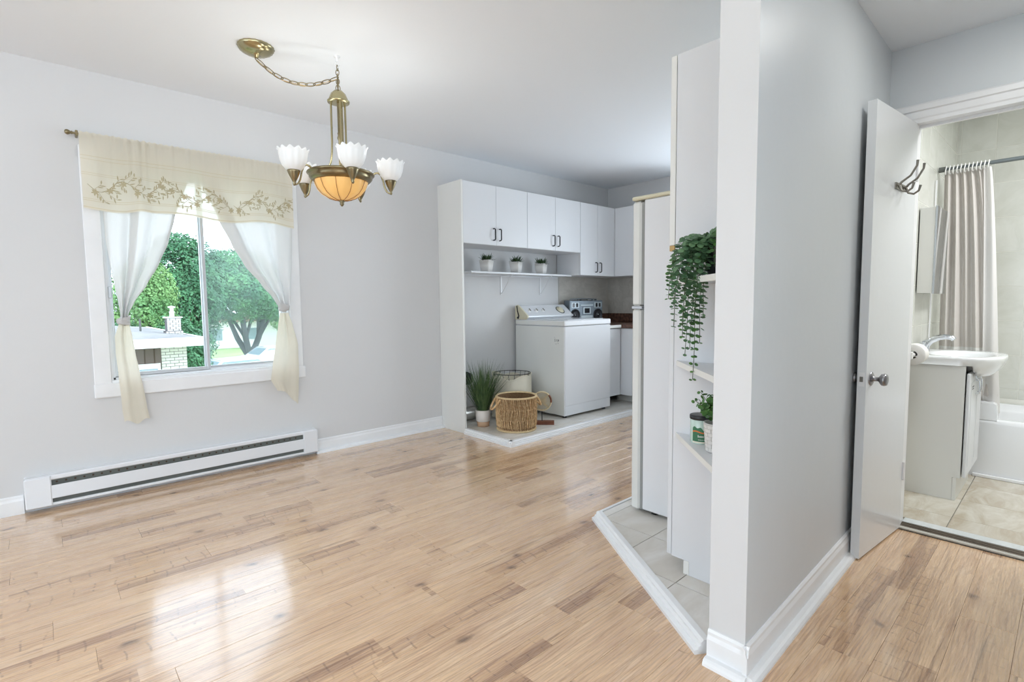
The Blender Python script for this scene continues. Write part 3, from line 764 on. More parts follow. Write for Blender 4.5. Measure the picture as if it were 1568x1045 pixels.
# ---- chandelier
cx, cy = 1.289, 2.813
t = thing('chandelier', 'antique brass chandelier with five frosted cup shades and an amber bowl', 'chandelier', (cx, cy, HC))
c2 = (.925, 2.992)
build('ceiling_canopy', MB().lathe([(.088, HC), (.090, HC-.006), (.086, HC-.012), (.080, HC-.022), (.060, HC-.034), (.035, HC-.040), (.014, HC-.043), (.010, HC-.056), (0, HC-.058)], (c2[0], c2[1], 0), 40, flute=20, namp=.018), M_brass2, t)
build('ceiling_hook', MB().lathe([(.016, HC), (.016, HC-.006), (.006, HC-.010), (.004, HC-.03)], (cx, cy, 0), 12).tube([(cx+.012*cos(a), cy, HC-.045+.014*sin(a)) for a in [pi*.5+i*pi*1.5/10 for i in range(11)]], .0028, 6), M_trim, t)
def link(mb, c, dirv, twist, L=.034, R=.011, r=.0022):
    d = Vector(dirv).normalized(); a = d.orthogonal().normalized(); a = Matrix.Rotation(twist, 3, d) @ a; pts = []
    for i in range(16):
        th = 2*pi*i/16; pts.append(Vector(c)+d*(L*.5*cos(th))+a*(R*sin(th)))
    mb.tube(pts, r, 6, closed=True)
mb = MB()
pA, pB = Vector((c2[0], c2[1], HC-.062)), Vector((cx, cy, HC-.115)); N = 10; pts = []
for i in range(N+1):
    s_ = i/N; p = pA.lerp(pB, s_); p.z -= .15*(4*s_*(1-s_))*.62*(1-.25*s_); pts.append(p)
for i in range(N): link(mb, (pts[i]+pts[i+1])/2, pts[i+1]-pts[i], (i % 2)*pi/2+.4, L=(pts[i+1]-pts[i]).length*1.25, R=.0115, r=.0026)
for i in range(4): link(mb, (cx, cy, HC-.064-i*.024), (0, 0, 1), (i % 2)*pi/2, L=.032, R=.009)
link(mb, (cx, cy, 2.366), (0, 0, 1), .5, L=.062, R=.019, r=.0028); link(mb, (cx, cy, 2.335), (0, 0, 1), 2.0, L=.040, R=.012)
build('chain', mb, M_brass, t)
build('cord', MB().tube([p+Vector((0, 0, -.004+.004*sin(i*1.7))) for i, p in enumerate(pts)]+[Vector((cx, cy, 2.42)), Vector((cx+.003, cy, 2.36)), Vector((cx, cy, 2.30))], .0022, 6), M_jutel, t)
build('dome_cap', MB().lathe([(.006, 2.330), (.022, 2.324), (.040, 2.306), (.050, 2.282), (.052, 2.274), (.060, 2.268), (.058, 2.260), (.046, 2.258), (.0, 2.256)], (cx, cy, 0), 32), M_brass2, t)
build('centre_pole', MB().lathe([(.009, 2.27), (.009, 2.10), (.012, 2.095), (.009, 2.085), (.014, 2.07), (.008, 2.055), (.009, 2.02), (.009, 1.87)], (cx, cy, 0), 12), M_brass, t)
for k in range(3):
    a = radians(15+120*k); pr = [(.043, 2.262), (.044, 2.15), (.044, 2.05), (.047, 1.99), (.055, 1.94), (.072, 1.905), (.092, 1.885)]
    build('curved_rod', MB().tube([(cx+r_*cos(a), cy+r_*sin(a), z) for r_, z in pr], .0058, 8), M_brass2, t)
    if k == 0: build('curved_rod', MB().tube([(cx+(r_-.003)*cos(a+.45), cy+(r_-.003)*sin(a+.45), z) for r_, z in pr], .005, 8), M_brass2, t)
build('body_pan', MB().lathe([(0, 1.880), (.09, 1.878), (.145, 1.884), (.178, 1.878), (.182, 1.871), (.175, 1.864), (.168, 1.860), (.170, 1.850), (.160, 1.838), (.146, 1.828), (.140, 1.832), (.0, 1.836)], (cx, cy, 0), 48), M_brass, t)
build('glass_bowl', MB().lathe([(.143, 1.834), (.138, 1.815), (.126, 1.788), (.104, 1.762), (.072, 1.742), (.036, 1.731), (.0, 1.728)], (cx, cy, 0), 60, flute=10, namp=.035), M_bowl, t)
M_rib = mat('dark_amber_rib', rgb(150, 104, 58), .4)
mb = MB()
for k in range(10):
    a_ = 2*pi*k/10+.31
    mb.tube([(cx+(r_+.0015)*cos(a_), cy+(r_+.0015)*sin(a_), z-.0008) for r_, z in ((.141, 1.830), (.136, 1.815), (.1245, 1.788), (.103, 1.762), (.072, 1.742), (.036, 1.731), (.014, 1.729))], .0016, 5)
label(build('bowl_ribs', mb, M_rib, t), 'dark ribs radiating over the amber bowl')
build('finial', MB().lathe([(.004, 1.734), (.016, 1.729), (.018, 1.724), (.010, 1.717), (.012, 1.708), (.006, 1.699), (.0, 1.695)], (cx, cy, 0), 16), M_brass, t)
cam_az = radians(42.415); RA = .270
for k in range(5):
    th = radians([-60, 12, 84, 156, -132][k])
    dirv = Vector((cos(cam_az)*cos(th)+sin(cam_az)*sin(th), -sin(cam_az)*cos(th)+cos(cam_az)*sin(th), 0))
    P = lambda r_, z: Vector((cx, cy, 0))+dirv*r_+Vector((0, 0, z))
    arm = build('arm', MB().tube([P(.165, 1.872), P(.185, 1.885), P(.200, 1.889), P(.216, 1.877), P(.228, 1.845), P(.236, 1.808), P(.247, 1.785), P(.262, 1.776), P(RA, 1.784)], [.006, .006, .0055, .005, .005, .005, .005, .005, .006], 8), M_brass2, t)
    c = P(RA, 0)
    build('cup', MB().lathe([(0, 1.768), (.005, 1.770), (.008, 1.777), (.006, 1.784), (.010, 1.792), (.022, 1.815), (.031, 1.838), (.033, 1.846), (.030, 1.848), (.0, 1.846)], c, 20), M_brass, arm)
    pr = [(.026, 1.846), (.040, 1.852), (.056, 1.872), (.066, 1.900), (.070, 1.925), (.072, 1.940), (.078, 1.949), (.076, 1.951), (.069, 1.941), (.066, 1.925), (.062, 1.900), (.052, 1.874), (.030, 1.852)]
    am = [0, .01, .02, .025, .03, .035, .045, .045, .035, .03, .025, .01, 0]
    sh = MB().lathe(pr, c, 72, flute=12, namp=am, cap=False)
    sh.v = [(x, y_, z+(.006*cos(12*math.atan2(y_-c.y, x-c.x)) if z > 1.935 else 0)) for x, y_, z in sh.v]
    build('shade', sh, M_shade, arm)
    build('bulb', MB().ell((c.x, c.y, 1.892), .024, .024, .030), M_bulb, arm)
    l = bpy.data.lights.new('bulb_light', 'POINT'); l.energy = 1.0; l.shadow_soft_size = .05; l.color = (1, .98, .95)
    lo = bpy.data.objects.new('bulb_light', l); COL.objects.link(lo); lo.location = (c.x, c.y, 1.962)

# ================================================================== KITCHEN
# tall end panel + wall cabinets
t = thing('cabinet_end_panel', 'tall white end panel standing at the left end of the laundry alcove', 'panel', (2.708, 3.75, 0))
build('board', B(2.700, 2.718, 3.583, WY-.002, .0, 2.196), M_cabcream, t)
build('front_edge', B(2.6995, 2.7185, 3.580, 3.583, .0, 2.196), M_edge, t)
def handle(x, y, z, ln, par, facing='-Y'):
    if facing == '-Y': pts = [(x, y, z-ln/2), (x, y-.020, z-ln/2+.001), (x, y-.028, z-ln/2+.009), (x, y-.028, z+ln/2-.009), (x, y-.020, z+ln/2-.001), (x, y, z+ln/2)]
    else: pts = [(x, y, z-ln/2), (x-.020, y, z-ln/2+.001), (x-.028, y, z-ln/2+.009), (x-.028, y, z+ln/2-.009), (x-.020, y, z+ln/2-.001), (x, y, z+ln/2)]
    build('handle', MB().tube(pts, .0055, 8), M_black, par)
def wall_cab(lbl, x0, x1, z0, z1, xm, hz, left_panel=None):
    t = thing('wall_cabinet', lbl, 'cabinet', ((x0+x1)/2, 3.75, z0), 'upper kitchen cabinets')
    yb, yf = WY-.002 if z0 > 1.43 else WY-.010, 3.602
    mb = MB().box(x0, x0+.016, yf, yb, z0, z1).box(x1-.016, x1, yf, yb, z0, z1).box(x0+.016, x1-.016, yf, yb, z0, z0+.016).box(x0+.016, x1-.016, yf, yb, z1-.016, z1).box(x0+.016, x1-.016, yb-.006, yb, z0+.016, z1-.016)
    build('carcass', mb, M_cab, t)
    for a, b, hx in ((x0, xm, xm-.058), (xm, x1, xm+.018 if x1-xm > .3 else xm+.03)):
        hx = xm-.036 if a == x0 else xm+.036
        d = build('door', B(a+.0015, b-.0015, 3.582, 3.600, z0+.001, z1-.001, bev=.0012), M_cab, t); handle(hx, 3.582, hz, .103, d)
wall_cab('leftmost white wall cabinet, directly above the first potted plant', 2.7195, 3.488, 1.664, 2.194, 3.096, 1.760)
wall_cab('middle white wall cabinet above the alcove shelf, right of the leftmost one', 3.4895, 4.268, 1.664, 2.194, 3.881, 1.760)
wall_cab('taller white wall cabinet hanging lower above the silver radio', 4.2695, 4.866, 1.430, 2.194, 4.560, 1.520)
t = thing('wall_cabinet', 'white wall cabinet turned along the back wall, half hidden by the fridge', 'cabinet', (5.03, 3.2, 1.43), 'upper kitchen cabinets')
build('carcass', MB().box(4.887, BX-.010, 2.75, WY-.010, 1.430, 2.194), M_cab, t)
d = build('door', B(4.868, 4.886, 3.20, 3.580, 1.431, 2.193, bev=.0012), M_cab, t); handle(4.868, 3.245, 1.515, .103, d, '-X')
d = build('door', B(4.868, 4.886, 2.76, 3.198, 1.431, 2.193, bev=.0012), M_cab, t); handle(4.868, 2.80, 1.515, .103, d, '-X')
build('corner_filler', B(4.868, 4.886, 3.582, 3.606, 1.431, 2.193), M_cab, t)

# shelf with brackets
t = thing('wall_shelf', 'long white board shelf on two thin brackets above the washing machine', 'shelf', (3.55, 3.8, 1.43))
build('board', B(2.895, 4.262, 3.700, WY-.002, 1.420, 1.436, bev=.001), M_cab, t)
build('wall_cleat', B(2.722, 4.262, WY-.022, WY-.002, 1.408, 1.4195), M_cab, t)
for x in (3.447, 4.010):
    build('bracket', MB().box(x-.008, x+.008, WY-.006, WY-.002, 1.225, 1.407).box(x-.008, x+.008, 3.76, WY-.023, 1.4145, 1.4195).tube([(x, WY-.008, 1.235), (x, 3.86, 1.30), (x, 3.78, 1.413)], .0035, 6), M_trim, t)

def blade(mb, base, d, ln, wd, bend, n=5):
    base = Vector(base); d = Vector(d).normalized(); hz = Vector((d.x, d.y, 0)); hz = hz.normalized() if hz.length > 1e-3 else Vector((1, 0, 0))
    side = hz.cross(Vector((0, 0, 1))); vs = []; p = base.copy(); dirn = d.copy()
    for i in range(n+1):
        s_ = i/n; w_ = wd*(1-s_)**.6*(.7+.6*min(s_*3, 1)) if s_ < 1 else 0
        vs += [p-side*w_/2, p+side*w_/2+Vector((0, 0, .0))]
        dirn = (dirn+hz*bend/n-Vector((0, 0, bend*.5/n))).normalized(); p = p+dirn*(ln/n)
    mb.add(vs, [(2*i, 2*i+1, 2*i+3, 2*i+2) for i in range(n)], True)
# three succulents in white pots
def pot_plant(x, y, rot, lbl, scale=1, seed=1):
    t = thing('potted_succulent', lbl, 'plant', (x, y, 1.436), 'potted succulents on the alcove shelf')
    z0 = 1.436; r0, r1, h = .041*scale, .055*scale, .114*scale; mb = MB()
    def sq(r, z, ri=.25, n=6):
        out = []
        for k in range(4):
            a0 = rot+k*pi/2
            for i in range(n+1):
                a = a0+(i/n)*pi/2; c_ = Vector((cos(a0+pi/4), sin(a0+pi/4), 0))*(r*sqrt(2)*(1-ri))
                out.append((x+c_.x+cos(a)*r*ri, y+c_.y+sin(a)*r*ri, z))
        return out
    rings = [sq(r0, z0), sq(r1, z0+h), sq(r1-.004, z0+h), sq(r1-.007, z0+h-.012)]; m = len(rings[0])
    mb.add(sum(rings, []), [(k*m+i, k*m+(i+1) % m, (k+1)*m+(i+1) % m, (k+1)*m+i) for k in range(3) for i in range(m)]+[tuple(range(m))[::-1]], True)
    build('pot', mb, M_potw, t)
    build('soil', MB().add(sq(r1-.006, z0+h-.010), [tuple(range(m))]), M_soil, t)
    mb = MB(); q = random.Random(seed)
    for k in range(12):
        c_ = (x+q.uniform(-.026, .026), y+q.uniform(-.026, .026), z0+h-.012)
        for i in range(9):
            a = q.uniform(0, 2*pi); el = q.uniform(.15, 1.2)
            blade(mb, c_, (cos(a)*cos(el), sin(a)*cos(el), sin(el)), q.uniform(.060, .100), .014, q.uniform(-.1, .5), 4)
    build('leaves', mb, M_green2, t)
pot_plant(3.155, 3.80, radians(22), 'leftmost of three small white potted succulents on the alcove shelf', 1, 1)
pot_plant(3.545, 3.81, radians(24), 'middle of three small white potted succulents on the alcove shelf', 1, 2)
pot_plant(3.905, 3.81, radians(20), 'rightmost of three small white potted succulents on the alcove shelf', .98, 3)

# washing machine
t = thing('washing_machine', 'old white top-loading washing machine with slanted control panel', 'washing machine', (3.96, 3.56, PZ))
wx0, wx1, wy0, wy1 = 3.612, 4.312, 3.222, 3.900
mb = MB(); mb.box(wx0, wx1, wy0+.004, wy1, .062, .915, bev=.006)
cab = build('cabinet', mb, [M_appl, M_appl2], t)
for p in cab.data.polygons:
    if p.normal.x < -.8: p.material_index = 1
build('kick_panel', B(wx0+.006, wx1-.002, wy0-.001, wy0+.004, .066, .158, bev=.0015), M_appl, t)
build('front_panel', B(wx0+.006, wx1-.002, wy0-.001, wy0+.004, .161, .912, bev=.0015), M_appl, t)
mb = MB().box(wx0-.002, wx1+.002, wy0-.006, wy1, .918, .972, bev=.008)
tp_ = build('top', mb, [M_appl, M_appl2], t)
for p in tp_.data.polygons:
    if p.normal.x < -.8: p.material_index = 1
build('lid', B(wx0+.08, wx1-.08, wy0+.03, wy1-.20, .9725, .978, bev=.002), M_appl, t)
for x in (wx0+.05, wx1-.05):
    for y in (wy0+.05, wy1-.05): build('foot', MB().lathe([(.022, PZ), (.022, .050), (.010, .052), (.010, .064)], (x, y, 0), 12), M_black, t)
# slanted console: profile in (y,z)
prof = [(3.895, .973), (3.895, 1.105), (3.872, 1.118), (3.845, 1.108), (3.725, 1.010), (3.722, .998), (3.752, .973)]
cx0, cx1 = wx0-.002, wx1-.01
def prof_x(mb, prof, x0, x1):
    n = len(prof); v = [(x0, a, b) for a, b in prof]+[(x1, a, b) for a, b in prof]
    return mb.add(v, [(i, n+i, n+(i+1) % n, (i+1) % n) for i in range(n)]+[tuple(range(n)), tuple(range(n, 2*n))[::-1]])
con = build('console', prof_x(MB(), prof, cx0+.022, cx1-.012), M_appl, t)
label(build('console_end', prof_x(MB(), [(3.898, .973), (3.898, 1.110), (3.868, 1.121), (3.842, 1.110), (3.716, 1.008), (3.714, .996), (3.748, .973)], cx0, cx0+.021), M_cream, t), 'yellowed left end cap')
build('console_end', prof_x(MB(), [(3.898, .973), (3.898, 1.110), (3.868, 1.121), (3.842, 1.110), (3.716, 1.008), (3.714, .996), (3.748, .973)], cx1-.011, cx1), M_appl, t)
build('console_gasket', MB().tube([(cx0-.002, 3.870, 1.112), (cx0-.002, 3.862, 1.06), (cx0-.002, 3.842, 1.01), (cx0-.003, 3.856, .985)], [.006, .006, .007, .013], 8), M_black, t)
sl = Vector((0, 3.845-3.725, 1.108-1.010)).normalized(); sn = Vector((0, -sl.z, sl.y))
def on_console(x, s_): return Vector((x, 3.725, 1.010))+sl*s_
for i, x in enumerate((3.70, 3.80, 3.90)):
    k = build('knob', rot_lathe([(.019, .0), (.019, .004), (.015, .006), (.013, .016), (0, .017)], on_console(x, .075), sn), M_ring, con)
    mb = MB(); p = on_console(x, .075)+sn*.018; mb.tube([p-sl*.016, p+sl*.016], .0055, 6); build('knob_grip', mb, M_nickel, con)
k = build('timer_dial', rot_lathe([(.045, 0), (.045, .004), (.040, .006), (.032, .007), (.028, .020), (.024, .022), (0, .022)], on_console(4.17, .078), sn, 32), M_cream, con)
build('dial_ring', rot_lathe([(.056, 0), (.056, .003), (.043, .004)], on_console(4.17, .078), sn, 32), M_dark, con)
build('console_trim', prof_x(MB(), [(3.7235, .997), (3.7215, .997), (3.7215, 1.001), (3.7235, 1.001)], cx0+.022, cx1-.012), M_alu, t)
# worn sticker print on the left side
mb = MB(); q = random.Random(2)
for (dy, dz, a, b) in ((0, 0, .004, .028), (-.018, -.004, .004, .012), (-.022, .006, .008, .004), (-.036, -.004, .004, .020), (-.040, .006, .004, .006), (-.046, .0, .005, .014), (.006, .026, .004, .004), (-.012, -.034, .008, .004), (-.04, -.028, .004, .006)):
    y_, z_ = 3.345+dy, .783+dz; mb.box(wx0-.0012, wx0+.001, y_-a/2, y_+a/2, z_-b/2, z_+b/2)
build('worn_lettering', mb, M_ink, t)

# counter, base cabinets, radio
t = thing('countertop', 'brown marbled laminate countertop running round the kitchen corner', 'countertop', (4.75, 3.6, .86))
build('slab', MB().box(4.318, BX-.002, 3.285, WY-.002, .862, .900, bev=.004).box(4.585, BX-.002, 2.20, 3.290, .862, .900, bev=.004), M_granite, t)
build('backsplash_strip', MB().box(4.318, BX-.002, WY-.022, WY-.008, .900, 1.002, bev=.003).box(BX-.022, BX-.008, 2.20, WY-.022, .900, 1.002, bev=.003), M_granite, t)
label(build('edge_strip', B(4.318, 4.585, 3.2815, 3.2848, .866, .896), M_cabcream, t), 'peeling light front edge')
t = thing('base_cabinet', 'white base cabinet beside the washing machine under the brown countertop', 'cabinet', (4.45, 3.6, PZ))
build('carcass', MB().box(4.318, 4.60, 3.325, WY-.002, .135, .860), M_cab, t)
build('toe_kick', B(4.318, 4.62, 3.46, 3.48, PZ, .134), M_cabcream, t)
build('door', B(4.318, 4.603, 3.305, 3.324, .138, .856, bev=.0015), M_cab, t)
t = thing('base_cabinet', 'white base cabinet along the back wall, cut off by the fridge', 'cabinet', (4.9, 2.9, PZ))
build('carcass', MB().box(4.626, BX-.002, 2.22, 3.93-.01, .135, .860), M_cab, t)
build('toe_kick', B(4.76, 4.78, 2.22, 3.46, PZ, .134), M_cabcream, t)
for a, b in ((2.80, 3.303), (2.24, 2.797)): build('door', B(4.606, 4.625, a, b, .138, .856, bev=.0015), M_cab, t)

t = thing('radio', 'silver boombox radio with two round speakers on the kitchen counter', 'radio', (4.53, 3.83, .900))
RL, RH, RD = .50, .262, .11
rz = radians(-8)
def rp(x, y_, z): return (4.580+x*cos(rz)-y_*sin(rz), 3.80+x*sin(rz)+y_*cos(rz), .9005+z)
def rbox(mb, x0, x1, y0, y1, z0, z1, bev=.0):
    q = MB().box(x0, x1, y0, y1, z0, z1, bev); q.v = [rp(*p) for p in q.v]; return mb.add(q.v, q.f)
build('body', rbox(MB(), -RL/2, RL/2, -RD/2, RD/2, .006, RH, .008), M_radio, t)
def rlathe(prof, x, z, n=28):
    mb = MB().lathe([(r_, y_) for r_, y_ in prof], (0, 0, 0), n, axis='Y'); mb.v = [rp(p[0]+x, -RD/2-p[1], p[2]+z) for p in mb.v]; return mb
for x in (-.172, .172):
    s_ = build('speaker', rlathe([(.068, 0), (.068, .006), (.062, .008), (.056, .004), (.030, -.0), (.018, .003), (0, .006)], x, .098), M_black, t)
    build('speaker_cap', rlathe([(.007, .006), (.005, .009), (0, .0095)], x, .098, 12), M_radiol, s_)
    build('tweeter_panel', rbox(MB(), x-.055, x+.055, -RD/2-.004, -RD/2, .178, .238, .002), M_radiol, t)
    build('tweeter', rbox(MB(), x-.040, x-.008, -RD/2-.007, -RD/2-.004, .186, .230, .002), M_screen, t)
    build('tweeter', rbox(MB(), x+.008, x+.040, -RD/2-.007, -RD/2-.004, .186, .230, .002), M_black, t)
build('cassette_frame', rbox(MB(), -.058, .058, -RD/2-.007, -RD/2, .106, .184, .003), M_radiol, t)
build('cassette_window', rbox(MB(), -.038, .038, -RD/2-.010, -RD/2-.007, .118, .172, .002), M_screen, t)
build('tuner_scale', rbox(MB(), -.095, .095, -RD/2-.006, -RD/2, .200, .214, .001), M_radiol, t)
build('control_panel', rbox(MB(), -.090, .090, -RD/2-.004, -RD/2, .040, .092, .002), M_radiol, t)
for i in range(6): build('key', rbox(MB(), -.085+i*.030, -.063+i*.030, -RD/2-.010, -RD/2-.003, .016, .034, .002), M_screen if i % 2 else M_pewter, t)
build('carry_handle', MB().tube([rp(-.20, 0, RH-.01), rp(-.20, 0, RH+.012), rp(-.06, 0, RH+.016), rp(.06, 0, RH+.016), rp(.20, 0, RH+.012), rp(.20, 0, RH-.01)], .006, 8), M_radio, t)
for i, x in enumerate((-.12, -.08, .02, .10, .15)): build('top_button', rbox(MB(), x-.010, x+.010, -.045, -.030, RH-.001, RH+.008, .001), M_black, t)

# ---- alcove items
def ribbed_tube(name, pts, r, n, parent, m, cor=.06):
    mb = MB(); P = [Vector(p) for p in pts]; out = []; rs = []
    for i in range(len(P)-1):
        for k in range(10): out.append(P[i].lerp(P[i+1], k/10)); rs.append(r*(1+cor*(-1 if (len(rs) % 2) else 1)))
    mb.tube(out, rs, n); return build(name, mb, m, parent)
t = thing('dryer_duct', 'crinkled silver flexible duct lying behind the grass plant', 'duct', (2.80, 3.80, PZ))
ribbed_tube('hose', [(2.735, 3.80, .118), (2.80, 3.81, .112), (2.90, 3.82, .108), (3.02, 3.84, .106)], .058, 18, t, M_foil)
t = thing('dryer_vent_hood', 'round dark dryer vent collar on the wall behind the grass plant', 'vent', (3.0, WY, .43))
build('collar', MB().lathe([(.052, -.045), (.056, -.045), (.056, 0), (.064, 0), (.064, .0)], (2.985, WY-.002, .425), 28, axis='Y'), M_black, t)
mb = MB().lathe([(.054, 0), (.050, -.035), (.02, -.042), (.0, -.043)], (2.985, WY-.004, .425), 28, axis='Y'); build('flap', mb, M_dark, t)

gx, gy = 2.895, 3.565
t = thing('potted_grass', 'tall green ornamental grass in a two-tone clay pot', 'plant', (gx, gy, PZ))
build('pot', MB().lathe([(.056, PZ+.045), (.064, PZ+.055), (.070, PZ+.148), (.067, PZ+.150), (.064, PZ+.140)], (gx, gy, 0), 32), M_potglaze, t)
label(build('pot_base', MB().lathe([(.050, PZ), (.053, PZ+.001), (.0585, PZ+.0455), (.056, PZ+.046)], (gx, gy, 0), 32), M_terra, t), 'bare clay lower band of the pot')
build('soil', MB().lathe([(.064, PZ+.135), (0, PZ+.138)], (gx, gy, 0), 24, cap=False), M_soil, t)
mb = MB(); q = random.Random(9)
for i in range(420):
    a = q.uniform(0, 2*pi); rr_ = q.uniform(0, .052); el = radians(q.uniform(68, 90)) if q.random() < .75 else radians(q.uniform(56, 75))
    blade(mb, (gx+rr_*cos(a), gy+rr_*sin(a), PZ+.132), (cos(a)*cos(el), sin(a)*cos(el), sin(el)), q.uniform(.26, .50), q.uniform(.004, .008), q.uniform(.0, .42), 6)
mb.v = [(max(x_, 2.724), y_, z_) for x_, y_, z_ in mb.v]
gb_ = build('blades', mb, M_green, t); gb_['kind'] = 'stuff'

# jute basket
bx_, by_, br, bh = 3.035, 3.275, .178, .300
t = thing('woven_basket', 'round woven jute basket with rope handles in front of the linen hamper', 'basket', (bx_, by_, PZ))
mb = MB()
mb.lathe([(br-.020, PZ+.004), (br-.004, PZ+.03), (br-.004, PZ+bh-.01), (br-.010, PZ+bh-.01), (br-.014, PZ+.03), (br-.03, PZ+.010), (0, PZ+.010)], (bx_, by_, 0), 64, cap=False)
build('inner_wall', mb, mat('basket_shadow_fibre', rgb(128, 98, 68), .95, var=.3, vscale=80), t)  # brown darkened to carry the shade of gaps in the weave
mb = MB(); q = random.Random(4)
for k in range(112):   # diagonal twisted cords, three bands leaning alternately
    for bnd in range(3):
        z0 = PZ+.012+bnd*(bh-.03)/3; z1 = z0+(bh-.03)/3+.004; lean = (.07 if bnd % 2 else -.07)*q.uniform(.6, 1.3)*1.0
        a = 2*pi*k/112+q.uniform(-.01, .01)
        pts = []
        for i in range(4):
            s_ = i/3; aa = a+lean*s_; r_ = br+.0015*sin(s_*pi)+q.uniform(-.001, .0015)-( .012*(1-s_)**2 if bnd == 0 else 0); pts.append((bx_+r_*cos(aa), by_+r_*sin(aa), z0+(z1-z0)*s_))
        mb.tube(pts, q.uniform(.0022, .0034), 4, caps=False)
w_ = build('weave', mb, M_jute, t); w_['kind'] = 'stuff'
build('rim', MB().lathe([(br-.014, PZ+bh-.008), (br-.010, PZ+bh), (br-.002, PZ+bh+.003), (br+.005, PZ+bh-.002), (br+.006, PZ+bh-.012), (br-.002, PZ+bh-.014)], (bx_, by_, 0), 64, flute=64, namp=.006, cap=False), M_jutel, t)
build('base_ring', MB().lathe([(br-.02, PZ+.0), (br-.006, PZ+.002), (br-.002, PZ+.010), (br-.01, PZ+.016)], (bx_, by_, 0), 64, flute=64, namp=.008, cap=False), M_jutel, t)
for a0 in (radians(163), radians(-17)):
    pts = []
    for i in range(11):
        s_ = i/10; aa = a0+(s_-.5)*.62; out = .055*sin(s_*pi); pts.append((bx_+(br+.006+out)*cos(aa), by_+(br+.006+out)*sin(aa), PZ+bh-.02-.085*sin(s_*pi)))
    build('handle', MB().tube(pts, .009, 8), M_jute, t)

# linen hamper on a wire frame
hx_, hy_, hr, hh = 3.335, 3.655, .178, .43
t = thing('laundry_hamper', 'black wire laundry hamper with a folded-over cream cloth liner', 'hamper', (hx_, hy_, PZ))
mb = MB().tube([(hx_+hr*cos(a), hy_+hr*sin(a), PZ+hh) for a in [2*pi*i/40 for i in range(40)]], .0035, 6, closed=True)
mb.tube([(hx_+(hr-.012)*cos(a), hy_+(hr-.012)*sin(a), PZ+.006) for a in [2*pi*i/40 for i in range(40)]], .0035, 6, closed=True)
for i in range(20):
    a = 2*pi*i/20; b_ = a+.16; mb.tube([(hx_+hr*cos(a), hy_+hr*sin(a), PZ+hh), (hx_+(hr-.012)*cos(b_+.3), hy_+(hr-.012)*sin(b_+.3), PZ+.006)], .002, 5)
build('wire_frame', mb, M_black, t)
def lin(u, v):
    a = 2*pi*u; r_ = hr+.010+.008*sin(3*a+1)+.006*sin(7*a+v*3)+.010*v*(1-v); zt = PZ+hh-.026-.016*sin(a*2+.5)-.014*sin(a*5+1)
    if abs(((a-radians(-75)+pi) % (2*pi))-pi) > 2.2: zt += .0
    return (hx_+r_*cos(a), hy_+r_*sin(a), PZ+.01+(zt-PZ-.01)*(1-v))
mb = MB().grid(lin, 80, 24)
mb.grid(lambda u, v: (hx_+(hr-.006)*cos(2*pi*u), hy_+(hr-.006)*sin(2*pi*u), PZ+.012+(hh-.055)*(1-v)), 60, 6)
mb.tube([lin(i/80, 0) for i in range(80)], .006, 6, closed=True)
build('cloth_liner', mb, M_linen, t)
def drop(u, v):
    a = radians(-60)+radians(70)*(u-.5); r_ = hr+.026+.004*sin(v*9+u*6); return (hx_+r_*cos(a), hy_+r_*sin(a), PZ+hh-.05-.15*v*(.75+.25*sin(u*pi)))
(lambda *a: None)('liner_flap', MB().grid(drop, 24, 12), M_linen, t)

# decorative woven disc on a stand
dx_, dy_ = 3.315, 3.235
t = thing('disc_ornament', 'round rope-woven disc ornament on a wooden block stand', 'ornament', (dx_, dy_, PZ))
th = radians(-47.6); ax = Vector((cos(th), sin(th), 0)); nx_ = Vector((-sin(th), cos(th), 0))*-1
mb = MB(); c = Vector((dx_, dy_, 0))
v = [c+ax*a+nx_*b+Vector((0, 0, z)) for z in (PZ, PZ+.032) for b in (-.028, .028) for a in (-.110, .110)]
mb.add(v, [(0, 2, 3, 1), (4, 5, 7, 6), (0, 1, 5, 4), (2, 6, 7, 3), (0, 4, 6, 2), (1, 3, 7, 5)]); build('wooden_base', mb, M_brownwood, t)
build('rod', MB().tube([c+Vector((0, 0, PZ+.03)), c+Vector((0, 0, PZ+.135))], .004, 8), M_black, t)
dc = c+Vector((0, 0, PZ+.212)); DR = .083
def dpt2(a, r_, off=0): return dc+ax*(r_*cos(a))+Vector((0, 0, r_*sin(a)))+nx_*off
rim = build('rope_rim', MB().tube([dpt2(2*pi*i/48, DR*(1+.012*(i % 2))) for i in range(48)], .008, 8, closed=True), M_rope, t)
for a0, a1 in ((-8, 42), (142, 165)): label(build('dark_wrap', MB().tube([dpt2(radians(a0+(a1-a0)*i/10), DR) for i in range(11)], .0092, 8), M_brownwood, rim), 'brown thread wrap on the rim')
mb = MB()
for k in range(36):
    a = 2*pi*k/36; mb.tube([dpt2(a, DR-.004, .002), dpt2(a+pi*.93, DR-.004, -.002)], .0014, 4, caps=False)
for a in (pi/4, 3*pi/4):
    for o_ in (-.006, 0, .006):
        pp = [dpt2(a, DR-.004, .005)+Vector((0, 0, o_)), dpt2(a+pi, DR-.004, .005)+Vector((0, 0, o_))]; mb.tube(pp, .0024, 4, caps=False)
build('string_web', mb, M_rope, t)
mb = MB(); mb.tube([dpt2(pi*.92, .062, .006), dpt2(pi*1.0, .030, .006)], [.012, .002], 4); build('grey_wedge', mb, M_dark, t)

